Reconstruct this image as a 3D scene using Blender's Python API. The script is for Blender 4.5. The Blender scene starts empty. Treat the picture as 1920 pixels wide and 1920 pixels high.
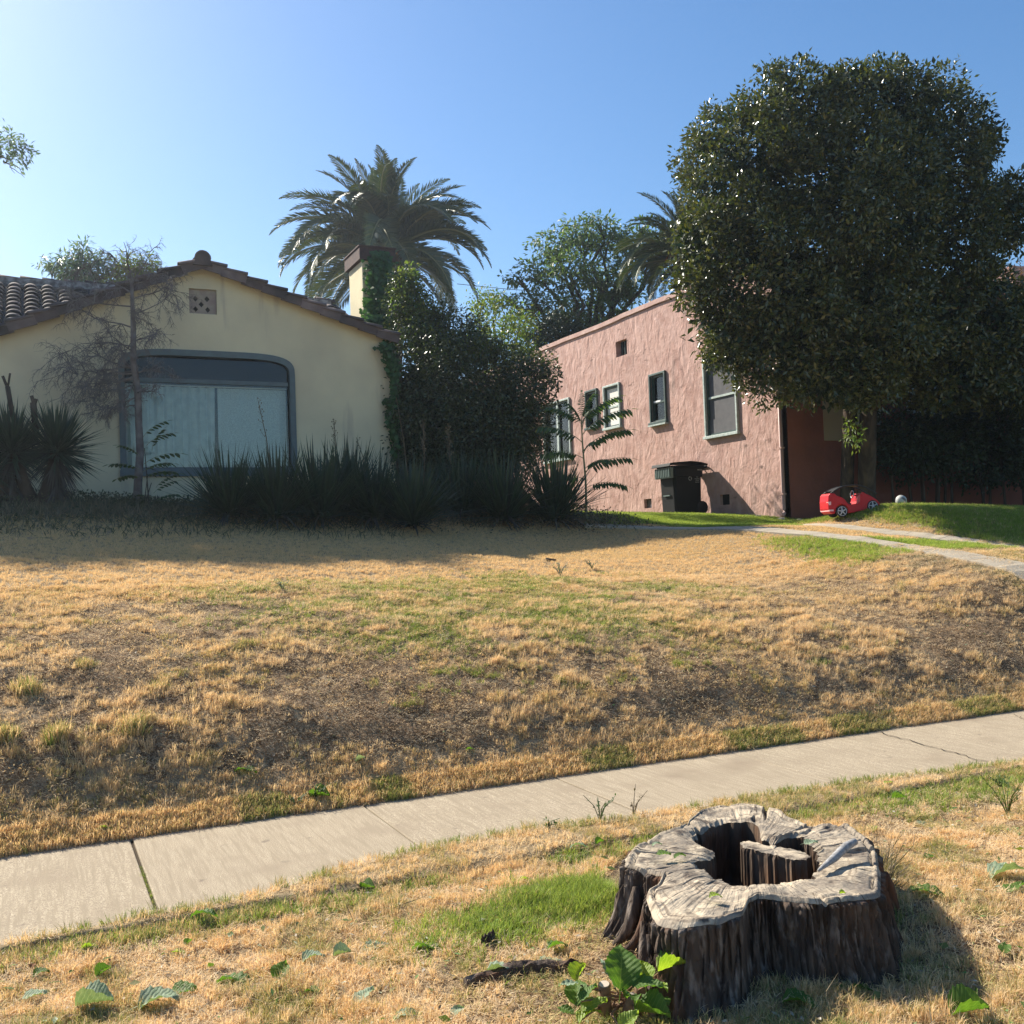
import bpy, bmesh, math, random
import numpy as np
from mathutils import Vector, Matrix
random.seed(7)
rg = np.random.default_rng(7)
S = bpy.context.scene
COL = S.collection
PI = math.pi

# ------------------------------------------------------------------ camera, world, sun, exposure
# world axes: X runs along the street (to the right), Y from the street into the lots
YAW = math.radians(25.15); PITCH = math.atan(60/1925); ROLL = math.radians(2.0); EYE = 1.63
s_, c_ = math.sin(YAW), math.cos(YAW)
f0 = np.array([s_, c_, 0.]); r0 = np.array([c_, -s_, 0.]); k0 = np.array([0, 0, 1.])
cf = f0*math.cos(PITCH)+k0*math.sin(PITCH); u0 = k0*math.cos(PITCH)-f0*math.sin(PITCH)
cu = u0*math.cos(ROLL)+r0*math.sin(ROLL); cr = r0*math.cos(ROLL)-u0*math.sin(ROLL)
CAM = np.array([0, 0, EYE])
cam = bpy.data.cameras.new('camera'); camo = bpy.data.objects.new('camera', cam); COL.objects.link(camo)
M = Matrix(((cr[0], cu[0], -cf[0], 0), (cr[1], cu[1], -cf[1], 0), (cr[2], cu[2], -cf[2], EYE), (0, 0, 0, 1)))
camo.matrix_world = M
cam.sensor_width = 36; cam.lens = 36*1925/1920; cam.clip_end = 3000; cam.clip_start = .05
S.camera = camo

L = np.array([1, -2.1, -1.8]); L = L/np.linalg.norm(L)       # the way sunlight travels
SUN_EL = math.asin(-L[2]); SUN_ROT = math.atan2(-L[0], -L[1])
W = bpy.data.worlds.new('World'); S.world = W; W.use_nodes = True
nt = W.node_tree; nt.nodes.clear()
sky = nt.nodes.new('ShaderNodeTexSky'); sky.sky_type = 'NISHITA'; sky.sun_disc = False
sky.sun_elevation = SUN_EL; sky.sun_rotation = SUN_ROT; sky.air_density = 1.0; sky.dust_density = .75; sky.ozone_density = 2.5
bg = nt.nodes.new('ShaderNodeBackground'); bg.inputs[1].default_value = .082
wo = nt.nodes.new('ShaderNodeOutputWorld')
hs = nt.nodes.new('ShaderNodeHueSaturation'); hs.inputs['Saturation'].default_value = 1.22; nt.links.new(sky.outputs[0], hs.inputs['Color']); nt.links.new(hs.outputs[0], bg.inputs[0]); nt.links.new(bg.outputs[0], wo.inputs[0])
sl = bpy.data.lights.new('sun', 'SUN'); sl.energy = 5.0; sl.angle = math.radians(.5); sl.color = (1, .93, .80)
so = bpy.data.objects.new('sun', sl); COL.objects.link(so)
so.rotation_euler = Vector(L).to_track_quat('-Z', 'Y').to_euler(); so.location = (-10, 30, 30)
S.view_settings.view_transform = 'Standard'; S.view_settings.look = 'None'
S.view_settings.exposure = 1.05; S.view_settings.gamma = 1; S.view_settings.use_curve_mapping = False
S.render.engine = 'CYCLES'
S.cycles.use_denoising = True; S.cycles.denoiser = "OPENIMAGEDENOISE"; S.cycles.denoising_prefilter = "NONE"; S.cycles.denoising_input_passes = "RGB_ALBEDO_NORMAL"; S.cycles.max_bounces = 8; S.cycles.transparent_max_bounces = 12
S.cycles.diffuse_bounces = 4; S.cycles.glossy_bounces = 3; S.cycles.transmission_bounces = 6
S.cycles.sample_clamp_indirect = 8

# ------------------------------------------------------------------ picture-to-place helpers
def ray(x, y): return cf + cr*((x-960)/1925) + cu*((960-y)/1925)
def atV(x, y, v): d = ray(x, y); return CAM + d*(v/d[1])
def atU(x, y, v): d = ray(x, y); return CAM + d*(v/d[0])
def atD(x, y, d): return CAM + ray(x, y)*d
def atZ(x, y, z): d = ray(x, y); return CAM + d*((z-EYE)/d[2])

def sm(x, a, b):
    t = np.clip((x-a)/(b-a), 0, 1); return t*t*(3-2*t)
def _h(ix, iy, seed):
    n = (ix*374761393 + iy*668265263 + seed*1442695041) & 0x7fffffff
    n = (n ^ (n >> 13))*1274126177 & 0x7fffffff
    return ((n ^ (n >> 16)) & 0xffff)/65535.
def vn(x, y, seed=0):
    x = np.asarray(x, float); y = np.asarray(y, float)
    ix = np.floor(x).astype(np.int64); iy = np.floor(y).astype(np.int64)
    fx = x-ix; fy = y-iy; fx = fx*fx*(3-2*fx); fy = fy*fy*(3-2*fy)
    return ((_h(ix, iy, seed)*(1-fx)+_h(ix+1, iy, seed)*fx)*(1-fy)+(_h(ix, iy+1, seed)*(1-fx)+_h(ix+1, iy+1, seed)*fx)*fy)
def fbm(x, y, seed=0, o=4):
    a, t, n = .5, 0., 0.
    for i in range(o):
        t = t+a*vn(np.asarray(x)*2**i+17*i, np.asarray(y)*2**i+9*i, seed+i); n += a; a *= .5
    return t/n
KV = [-400, 3, 4.9, 6.42, 6.55, 7.15, 7.96, 8.7, 9.8, 11.3, 13, 14, 15, 15.85, 18, 20, 25, 40, 400]
KZ = [-.02, -.02, -.02, -.02, .04, .45, .78, .97, 1.17, 1.42, 1.64, 1.80, 2.02, 2.2, 2.38, 2.45, 2.6, 2.8, 2.8]
_vv = np.arange(-10, 60, .05); _zz = np.interp(_vv, KV, KZ)
_g = np.exp(-.5*(np.arange(-6, 7)/2.)**2); _g /= _g.sum(); _zz = np.convolve(np.pad(_zz, 6, mode='edge'), _g, 'valid')
_zz = np.where((_vv > 4.93) & (_vv < 6.38), -.1, _zz)
def zt(U, V):
    z = np.interp(V, _vv, _zz)
    z = z-0.034*(np.clip(U, -6, 16)-5)*sm(V, 6.5, 11)
    z = z+(.36*sm(U, 7.6, 10.6)*sm(V, 7.0, 8.4)+.38*sm(U, 11.6, 12.9)*sm(V, 9.9, 11.6))*(1-sm(V, 12.3, 15.6))
    z = z+.055*np.exp(-(((U-3.3)/.55)**2+((V-3.45)/.55)**2))
    rough = sm(V, 6.45, 6.8)*(1-sm(V, 9.5, 13)*.75)
    pk = (1-sm(V, 4.4, 4.75))
    z = z+(fbm(U*1.3, V*2.2, 3)-.5)*.06*rough+(fbm(U*9, V*9, 5)-.5)*.045*rough+(fbm(U*3, V*3, 8)-.5)*.05*pk+(fbm(U*11, V*11, 9, 2)-.5)*.025*pk
    return z
def gz(p): return float(zt(np.array([p[0]]), np.array([p[1]]))[0])
def G(x, y):
    d = ray(x, y); t = np.arange(1.5, 60, .01); P = CAM[None]+d[None]*t[:, None]
    i = np.where(P[:, 2]-zt(P[:, 0], P[:, 1]) < 0)[0][0]
    return P[i]

# ------------------------------------------------------------------ object helpers
def tag(o, label=None, cat=None, group=None, kind=None):
    if label: o['label'] = label
    if cat: o['category'] = cat
    if group: o['group'] = group
    if kind: o['kind'] = kind
    return o
def empty(name, loc, label=None, cat=None, group=None, rot=(0, 0, 0)):
    o = bpy.data.objects.new(name, None); COL.objects.link(o); o.location = Vector(loc); o.rotation_euler = rot
    o.empty_display_size = .1
    bpy_up.append(o)
    return tag(o, label, cat, group)
bpy_up = []
def world_of(p):
    m = Matrix.LocRotScale(p.location, p.rotation_euler, p.scale)
    return world_of(p.parent) @ m if p.parent else m
def link(o, parent=None, world=True):
    COL.objects.link(o)
    if parent is not None:
        o.parent = parent
        if world: o.matrix_parent_inverse = world_of(parent).inverted() if parent.parent is None else world_full(parent).inverted()
    return o
def world_full(p):
    if p.parent is None: return Matrix.LocRotScale(p.location, p.rotation_euler, p.scale)
    return world_full(p.parent) @ p.matrix_parent_inverse @ Matrix.LocRotScale(p.location, p.rotation_euler, p.scale)
def mesh_from(name, V, F, mat=None, smooth=False):
    me = bpy.data.meshes.new(name)
    V = np.asarray(V, dtype=np.float32).reshape(-1, 3)
    if isinstance(F, np.ndarray) and F.ndim == 2:
        n, k = F.shape
        me.vertices.add(len(V)); me.vertices.foreach_set('co', V.ravel())
        me.loops.add(n*k); me.loops.foreach_set('vertex_index', F.astype(np.int32).ravel())
        me.polygons.add(n); me.polygons.foreach_set('loop_start', np.arange(0, n*k, k, dtype=np.int32))
        me.update(calc_edges=True)
    else:
        me.from_pydata([tuple(map(float, v)) for v in V], [], [tuple(int(i) for i in f) for f in F]); me.update()
    if smooth: me.polygons.foreach_set('use_smooth', np.ones(len(me.polygons), dtype=bool))
    if mat: me.materials.append(mat)
    return me
def obj(name, V, F, mat=None, parent=None, smooth=False, world=True):
    o = bpy.data.objects.new(name, mesh_from(name, V, F, mat, smooth))
    return link(o, parent, world)
def dup_mesh(name, me, parent, mtx):
    o = bpy.data.objects.new(name, me)
    loc, rot, sc = mtx.decompose()
    o.location = loc; o.rotation_euler = rot.to_euler(); o.scale = sc
    return link(o, parent, True)

class MB:
    """collects simple solids into one mesh"""
    def __init__(s): s.V = []; s.F = []
    def add(s, V, F):
        b = len(s.V); s.V += [tuple(map(float, v)) for v in V]; s.F += [tuple(int(i)+b for i in f) for f in F]; return s
    def box(s, a, b, m=None):
        x0, y0, z0 = a; x1, y1, z1 = b
        V = [(x0,y0,z0),(x1,y0,z0),(x1,y1,z0),(x0,y1,z0),(x0,y0,z1),(x1,y0,z1),(x1,y1,z1),(x0,y1,z1)]
        if m is not None: V = [m @ Vector(v) for v in V]
        return s.add(V, [(0,3,2,1),(4,5,6,7),(0,1,5,4),(1,2,6,5),(2,3,7,6),(3,0,4,7)])
    def tube(s, P, R, n=6, cap=True):
        P = [Vector(p) for p in P]
        if not hasattr(R, '__len__'): R = [R]*len(P)
        b = len(s.V); up = Vector((.123, .45, .9)).normalized()
        for i, p in enumerate(P):
            t = (P[min(i+1, len(P)-1)]-P[max(i-1, 0)]).normalized()
            x = t.cross(up)
            if x.length < .05: x = t.cross(Vector((1, 0, 0)))
            x.normalize(); y = t.cross(x)
            for k in range(n):
                a = 2*PI*k/n; q = p+(x*math.cos(a)+y*math.sin(a))*R[i]; s.V.append((q.x, q.y, q.z))
        for i in range(len(P)-1):
            for k in range(n):
                a = b+i*n+k; c = b+i*n+(k+1) % n; s.F.append((a, c, c+n, a+n))
        if cap:
            s.F.append(tuple(b+k for k in range(n))[::-1]); s.F.append(tuple(b+(len(P)-1)*n+k for k in range(n)))
        return s
    def prism(s, poly, y0, y1, m=None):      # poly in (x,z), extruded along y
        n = len(poly); V = [(x, y0, z) for x, z in poly]+[(x, y1, z) for x, z in poly]
        if m is not None: V = [m @ Vector(v) for v in V]
        F = [tuple(range(n)), tuple(range(2*n-1, n-1, -1))]+[(i, i+n, (i+1) % n+n, (i+1) % n) for i in range(n)]
        return s.add(V, F)
    def build(s, name, mat=None, parent=None, smooth=False, world=True):
        return obj(name, s.V, s.F, mat, parent, smooth, world)
def bevel(o, w=.01, seg=2, angle=35):
    m = o.modifiers.new('bevel', 'BEVEL'); m.width = w; m.segments = seg; m.limit_method = 'ANGLE'; m.angle_limit = math.radians(angle)
    return o

# ------------------------------------------------------------------ materials
def mat(name, color, rough=.8, spec=.3, noise=None, bump=None, metal=0, trans=0, coat=0, island=None, extra=None):
    """noise=(color2, scale, contrast, detail[, (sx,sy,sz)]); bump=(strength, scale, distance[, scalevec]); island=[colors]"""
    m = bpy.data.materials.new(name); m.use_nodes = True; t = m.node_tree; n = t.nodes; l = t.links
    p = n['Principled BSDF']; p.inputs['Roughness'].default_value = rough; p.inputs['Specular IOR Level'].default_value = spec
    p.inputs['Metallic'].default_value = metal
    if coat: p.inputs['Coat Weight'].default_value = coat
    geo = n.new('ShaderNodeNewGeometry')
    base = None
    if island:
        r = n.new('ShaderNodeValToRGB'); r.color_ramp.interpolation = 'LINEAR'
        e = r.color_ramp.elements
        while len(e) < len(island): e.new(.5)
        for i, cc in enumerate(island): e[i].position = i/(len(island)-1); e[i].color = (*cc, 1)
        l.new(geo.outputs['Random Per Island'], r.inputs[0]); base = r.outputs[0]
    else:
        c = n.new('ShaderNodeRGB'); c.outputs[0].default_value = (*color, 1); base = c.outputs[0]
    def tex(scale, detail, vec=None, dist=0):
        x = n.new('ShaderNodeTexNoise'); x.inputs['Scale'].default_value = scale; x.inputs['Detail'].default_value = detail
        x.inputs['Distortion'].default_value = dist
        if vec:
            mp = n.new('ShaderNodeMapping'); mp.inputs['Scale'].default_value = vec; l.new(geo.outputs['Position'], mp.inputs[0]); l.new(mp.outputs[0], x.inputs['Vector'])
        else: l.new(geo.outputs['Position'], x.inputs['Vector'])
        return x
    for nz in ([noise] if isinstance(noise, tuple) else (noise or [])):
        x = tex(nz[1], nz[3], nz[4] if len(nz) > 4 else None)
        rr = n.new('ShaderNodeMapRange'); w = .5/max(nz[2], .01)*.5; ce = nz[5] if len(nz) > 5 else .5
        rr.inputs[1].default_value = ce-w; rr.inputs[2].default_value = ce+w
        mx = n.new('ShaderNodeMix'); mx.data_type = 'RGBA'
        l.new(x.outputs[0], rr.inputs[0]); l.new(rr.outputs[0], mx.inputs[0]); l.new(base, mx.inputs[6]); mx.inputs[7].default_value = (*nz[0], 1)
        base = mx.outputs[2]
    last = None
    for bp in ([bump] if isinstance(bump, tuple) else (bump or [])):
        x = tex(bp[1], 4, bp[3] if len(bp) > 3 else None, bp[4] if len(bp) > 4 else 0)
        b = n.new('ShaderNodeBump'); b.inputs['Strength'].default_value = bp[0]; b.inputs['Distance'].default_value = bp[2]
        l.new(x.outputs[0], b.inputs['Height'])
        if last: l.new(last.outputs[0], b.inputs['Normal'])
        last = b
    if last: l.new(last.outputs[0], p.inputs['Normal'])
    l.new(base, p.inputs['Base Color'])
    if trans:
        tr = n.new('ShaderNodeBsdfTranslucent'); ms = n.new('ShaderNodeMixShader'); ms.inputs[0].default_value = trans
        g = n.new('ShaderNodeMix'); g.data_type = 'RGBA'; g.blend_type = 'MULTIPLY'; g.inputs[0].default_value = 1
        l.new(base, g.inputs[6]); g.inputs[7].default_value = (1.5, 1.6, .6, 1) if extra != 'dry' else (1.15, 1.05, .85, 1)
        l.new(g.outputs[2], tr.inputs[0]); l.new(p.outputs[0], ms.inputs[1]); l.new(tr.outputs[0], ms.inputs[2])
        l.new(ms.outputs[0], n['Material Output'].inputs[0])
    return m

def per_object(m, amt=.45):
    n = m.node_tree.nodes; l = m.node_tree.links; p = n['Principled BSDF']; src = p.inputs['Base Color'].links[0].from_socket
    oi = n.new('ShaderNodeObjectInfo'); r = n.new('ShaderNodeMapRange'); r.inputs[3].default_value = 1-amt; r.inputs[4].default_value = 1+amt; l.new(oi.outputs['Random'], r.inputs[0])
    h = n.new('ShaderNodeHueSaturation'); l.new(src, h.inputs['Color']); l.new(r.outputs[0], h.inputs['Value']); l.new(h.outputs[0], p.inputs['Base Color']); return m

def glass(name, tint=(.9, .95, .93), clear=.75):
    m = bpy.data.materials.new(name); m.use_nodes = True; t = m.node_tree; n = t.nodes; l = t.links
    p = n['Principled BSDF']; n.remove(p)
    tr = n.new('ShaderNodeBsdfTransparent'); tr.inputs[0].default_value = (*tint, 1)
    g = n.new('ShaderNodeBsdfGlossy'); g.inputs['Roughness'].default_value = .03
    fr = n.new('ShaderNodeFresnel'); fr.inputs[0].default_value = 1.5
    ms = n.new('ShaderNodeMixShader'); ad = n.new('ShaderNodeMath'); ad.operation = 'ADD'; ad.inputs[1].default_value = 1-clear; ad.use_clamp = True
    l.new(fr.outputs[0], ad.inputs[0]); l.new(ad.outputs[0], ms.inputs[0]); l.new(tr.outputs[0], ms.inputs[1]); l.new(g.outputs[0], ms.inputs[2])
    l.new(ms.outputs[0], n['Material Output'].inputs[0]); return m

MT = {}
MT['yellow'] = mat('yellow_stucco', (.70, .62, .41), .9, .15, noise=[((.60, .53, .36), 1.1, 1.8, 7), ((.36, .30, .24), .9, 2.5, 5, (3, 3, .35), .68)], bump=[(.35, 45, .006), (.4, 6, .02)])
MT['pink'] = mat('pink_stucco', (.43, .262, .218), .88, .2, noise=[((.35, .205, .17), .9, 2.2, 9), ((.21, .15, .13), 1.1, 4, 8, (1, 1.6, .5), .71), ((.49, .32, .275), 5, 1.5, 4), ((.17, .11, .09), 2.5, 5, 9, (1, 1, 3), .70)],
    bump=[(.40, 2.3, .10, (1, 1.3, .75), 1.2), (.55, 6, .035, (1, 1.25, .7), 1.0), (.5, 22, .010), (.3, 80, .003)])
MT['pinkshade'] = mat('shade_darkened_pink_stucco', (.24, .085, .06), .85, .2, noise=((.19, .07, .05), 2, 1.2, 4), bump=[(.6, 4, .05), (.4, 30, .008)])  # the pink stucco again, its colour darkened to paint in the front wall's shade
MT['tile'] = mat('clay_roof_tile', (.125, .088, .08), .85, .25, noise=[((.18, .135, .12), 5, 1.5, 4), ((.07, .06, .06), 1.7, 1.6, 4)], bump=(.5, 40, .004))
per_object(MT['tile'])
MT['tilemossy'] = mat('pale_mortar', (.34, .33, .33), .9, .2, noise=((.12, .11, .11), 9, 2, 4), bump=(.5, 40, .006))
MT['brickcap'] = mat('dark_chimney_cap', (.11, .07, .06), .85, .2, noise=((.07, .05, .05), 12, 1.5, 3))
MT['frame_blue'] = mat('weathered_blue_green_paint', (.11, .155, .16), .6, .4, noise=((.10, .13, .14), 9, 1.5, 4), bump=(.3, 30, .003))
MT['frame_pale'] = mat('pale_green_white_paint', (.50, .56, .52), .5, .4, noise=((.30, .36, .33), 14, 1.4, 4))
MT['frame_green'] = mat('dark_green_paint', (.055, .095, .08), .5, .4, noise=((.03, .05, .045), 10, 1.2, 3))
MT['dark'] = mat('unlit_interior_black', (.02, .02, .02), .9, .1)  # near-black colour stands in for the shade inside rooms and vents
MT['curtain'] = mat('pale_curtain_cloth', (.74, .80, .80), .95, .1, noise=((.55, .62, .65), 8, 1.1, 3), trans=.2, extra='dry')
MT['lace'] = mat('pale_lace_curtain', (.76, .82, .84), .95, .1, noise=[((.56, .62, .65), 60, 2, 3)], trans=.2, extra='dry')
MT['screen'] = mat('grey_insect_screen', (.15, .145, .15), .9, .1, noise=((.11, .11, .115), 6, 1, 3))
MT['blind'] = mat('white_blind', (.72, .70, .64), .7, .2)
MT['glass'] = glass('window_glass', clear=1.0)
MT['glass_dark'] = glass('reflection_dark_glass', (.22, .26, .25), 1.0)  # dark tint stands in for the reflection of trees across the street
MT['beige'] = mat('beige_patch_stucco', (.36, .30, .22), .9, .15)
MT['white'] = mat('white_paint', (.75, .76, .76), .6, .3)
MT['pipe'] = mat('pink_painted_metal', (.42, .25, .21), .5, .4)
MT['concrete'] = mat('sidewalk_concrete', (.42, .345, .24), .92, .15,
    noise=[((.36, .295, .205), 1.2, 1.4, 5), ((.48, .40, .285), 26, 1.6, 3, (1, .12, 1)), ((.25, .20, .145), 170, 2.4, 2), ((.26, .205, .145), 1.6, 3, 8, (1, 1, 1), .62), ((.20, .16, .12), 9, 5, 6, (1, 1, 1), .70), ((.29, .235, .165), 55, 3, 3, (1, .06, 1), .56)],
    bump=[(.55, 40, .004, (1, .1, 1)), (.6, 200, .003)])
MT['joint'] = mat('joint_dirt', (.06, .045, .03), .95, .1)
MT['path'] = mat('driveway_concrete', (.40, .335, .25), .92, .15, noise=[((.29, .24, .18), 2, 1.4, 5), ((.46, .40, .31), 60, 1.5, 3)], bump=(.5, 120, .004))
MT['bark'] = mat('grey_brown_bark', (.10, .075, .055), .95, .1, noise=((.045, .035, .028), 9, 2, 5, (1, 1, .25)), bump=(.9, 14, .04, (1, 1, .25)))
MT['paletwig'] = mat('dead_grey_bark', (.22, .20, .19), .9, .2, noise=((.12, .10, .095), 8, 1.5, 3))
def leafm(name, cols, rough=.45, spec=.5, trans=.25): return mat(name, cols[0], rough, spec, island=cols, trans=trans)
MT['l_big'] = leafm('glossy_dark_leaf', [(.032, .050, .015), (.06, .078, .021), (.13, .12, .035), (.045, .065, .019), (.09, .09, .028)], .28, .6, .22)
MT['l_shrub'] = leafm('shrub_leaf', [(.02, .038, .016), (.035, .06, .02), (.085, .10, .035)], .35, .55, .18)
MT['l_ivy'] = leafm('ivy_leaf', [(.04, .10, .03), (.06, .14, .04), (.03, .07, .025)], .5, .4, .25)
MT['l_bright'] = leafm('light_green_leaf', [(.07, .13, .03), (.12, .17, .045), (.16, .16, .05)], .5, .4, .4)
MT['l_mid'] = leafm('mid_green_leaf', [(.035, .07, .022), (.06, .11, .03), (.10, .14, .04)], .5, .4, .35)
MT['l_far'] = leafm('blue_green_tree_leaf', [(.06, .11, .05), (.09, .14, .055), (.13, .17, .06)], .5, .4, .35)
MT['l_dark'] = leafm('dark_hedge_and_shade_leaf', [(.018, .034, .014), (.03, .05, .018)], .5, .35, .15)
MT['l_euc'] = leafm('pale_blue_green_leaf', [(.11, .18, .15), (.07, .12, .10), (.18, .22, .17)], .45, .5, .35)
MT['l_palm'] = leafm('palm_leaflet', [(.030, .052, .020), (.05, .075, .028), (.10, .10, .035)], .38, .6, .15)
MT['l_weed'] = leafm('shaded_weed_leaf', [(.05, .07, .03), (.16, .13, .08), (.035, .055, .025), (.10, .09, .05)], .6, .3, .25)
MT['rachis'] = mat('palm_rachis', (.20, .20, .09), .5, .4)
MT['l_yucca'] = leafm('yucca_blade', [(.028, .055, .035), (.04, .075, .045), (.022, .04, .028)], .5, .4, .12)
MT['l_dead'] = leafm('dead_leaf', [(.22, .18, .12), (.12, .09, .06), (.30, .25, .18)], .8, .2, .2)
MT['l_skirt'] = leafm('grey_dead_yucca_leaf', [(.07, .06, .05), (.12, .11, .10), (.05, .045, .04)], .8, .2, .1)
MT['palmbase'] = mat('palm_boot_fibre', (.16, .08, .04), .95, .1, noise=((.07, .04, .025), 7, 2, 4), bump=(.9, 8, .08))
MT['dates'] = mat('orange_fruit_stalk', (.45, .16, .03), .7, .3)

# ------------------------------------------------------------------ ground
def ellipse(U, V, cx, cy, rx, ry, soft=.5):
    d = np.sqrt(((U-cx)/rx)**2+((V-cy)/ry)**2); return 1-sm(d, 1-soft, 1+soft*.3)
def green_amt(U, V):
    n = fbm(U*1.9, V*2.6, 21); g = 0
    for e in [(3.3, 8.6, 1.3, .8), (4.7, 8.5, 1.6, .7), (4.9, 9.9, 1.6, .8), (2.6, 9.7, 1.5, .6), (6.1, 9.4, 1.0, .6), (3.9, 9.2, 2.6, 1.0)]:
        g = np.maximum(g, ellipse(U, V, *e, 1.0))
    g = g*sm(n, .30, .52)
    edge = .75*sm(V, 4.58, 4.80)*(1-sm(V, 4.95, 5.0))*sm(fbm(U*1.9, V*1.2, 33), .40, .62)
    edge = np.maximum(edge, sm(V, 4.3, 4.7)*(V < 5)*sm(U, 4.2, 5.2))
    left = ellipse(U, V, 2.12, 4.28, .36, .26, .4)*.95+ellipse(U, V, 1.85, 4.1, .3, .2, .5)*.6
    
    edge3 = 0
    return np.clip(g+edge+left+edge3, 0, 1)
# the two wheel strips of the driveway, as centre lines (x, y, half width)
STRIP_A = [(10.4, 6.6), (10.35, 7.5), (10.34, 8.5), (10.42, 9.6), (10.42, 10.3), (10.25, 11.2), (10.0, 12.2), (9.85, 13.2), (9.6, 14.1), (9.0, 14.7), (8.3, 14.95)]
STRIP_B = [(12.9, 6.8), (12.6, 8.0), (12.4, 9.2), (12.1, 10.2), (11.8, 10.9), (11.62, 11.7), (11.6, 12.4), (11.68, 13.1), (11.9, 14.2), (12.1, 16), (12.1, 20)]
def catmull(P, n=12):
    P = [np.array(p, float) for p in P]; P = [2*P[0]-P[1]]+P+[2*P[-1]-P[-2]]; o = []
    for i in range(1, len(P)-2):
        for k in range(n):
            t = k/n; a, b, c, d = P[i-1:i+3]
            o.append(.5*((2*b)+(-a+c)*t+(2*a-5*b+4*c-d)*t*t+(-a+3*b-3*c+d)*t**3))
    o.append(P[-2]); return np.array(o)
LA = catmull(STRIP_A); LB = catmull(STRIP_B)
def dist_line(U, V, Ln):
    d = np.full(np.shape(U), 1e9)
    for q in Ln[::3]: d = np.minimum(d, (U-q[0])**2+(V-q[1])**2)
    return np.sqrt(d)
def bright_amt(U, V):     # watered lawn beside the driveway
    dA = dist_line(U, V, LA); dB = dist_line(U, V, LB)
    a = sm(V, 12.9, 13.6)*sm(U, 9.6, 10.2)*(U < 11.9)
    a = np.maximum(a, sm(V, 14.9, 15.3)*sm(U, 8.7, 9.3))
    a = np.maximum(a, (U > 10.3)*(U < 12.2)*(1-sm(V, 10.3, 10.9))*sm(V, 6.6, 7.2))
    a = np.maximum(a, .9*sm(U, 12.0, 12.4)*(V < 15.8))
    a = np.maximum(a, .5*(U > 9)*(V < 11)*(1-sm(dA, .35, .7)))
    a = np.maximum(a, .5*ellipse(U, V, 9.6, 10.2, .6, 1.6, .8))
    bare = ellipse(U, V, 10.9, 11.7, .55, .95, .5)
    return np.clip(a*(1-bare), 0, 1)
def cover_amt(U, V):
    n = fbm(U*2.1, V*2.1, 51); n2 = fbm(U*6, V*6, 61, 3)
    bank = sm(V, 6.42, 6.5)*(1-sm(V, 9.0+.5*np.sin(U), 10.2))
    c = np.ones_like(U)*.95
    cb = sm(n*.5+n2*.5, .48, .60)*.9+.02
    c = c*(1-bank)+cb*bank
    c = np.maximum(c, sm(V, 6.40, 6.44)*(1-sm(V, 6.62+.12*n, 6.86+.1*n))*.95)
    # the trampled earth right of centre on the bank and beyond
    c = c*(1-.75*ellipse(U, V, 8.2, 8.6, 3.0, 1.1, .6)*sm(n, .35, .5))
    c = c*(1-.6*ellipse(U, V, 13.1, 9.6, 1.2, .9, .5))
    pk = (V < 4.9)
    c = np.where(pk, sm(n*.5+n2*.5, .34, .52)*.85+.1, c)
    c = np.where(pk & (V < 3.9), c*(1-.65*ellipse(U, V, 1.9, 3.5, .9, .55, .6)), c)
    c = np.where(pk, c*(1-.7*ellipse(U, V, 3.5, 3.1, .9, .6, .6)), c)
    return np.clip(c, 0, 1)

def grid(name, us, vs, m, skip=None):
    UU, VV = np.meshgrid(us, vs); Z = zt(UU, VV)
    P = np.stack([UU, VV, Z], -1).reshape(-1, 3); a, b = len(us), len(vs)
    i = np.arange(a*b).reshape(b, a); F = np.stack([i[:-1, :-1], i[:-1, 1:], i[1:, 1:], i[1:, :-1]], -1).reshape(-1, 4)
    o = obj(name, P, F, m, smooth=True)
    g = np.clip(green_amt(P[:, 0], P[:, 1])+bright_amt(P[:, 0], P[:, 1]), 0, 1); cv = cover_amt(P[:, 0], P[:, 1])
    top = sm(P[:, 1], 9.2, 10.6)
    bed = sm(P[:, 1], 15.1, 15.8)*(P[:, 0] < 9.5)
    for nm, arr in (('cover', cv*(1-bed)), ('green', g), ('top', top)):
        at = o.data.attributes.new(nm, 'FLOAT', 'POINT'); at.data.foreach_set('value', arr.astype(np.float32))
    return o
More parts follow.
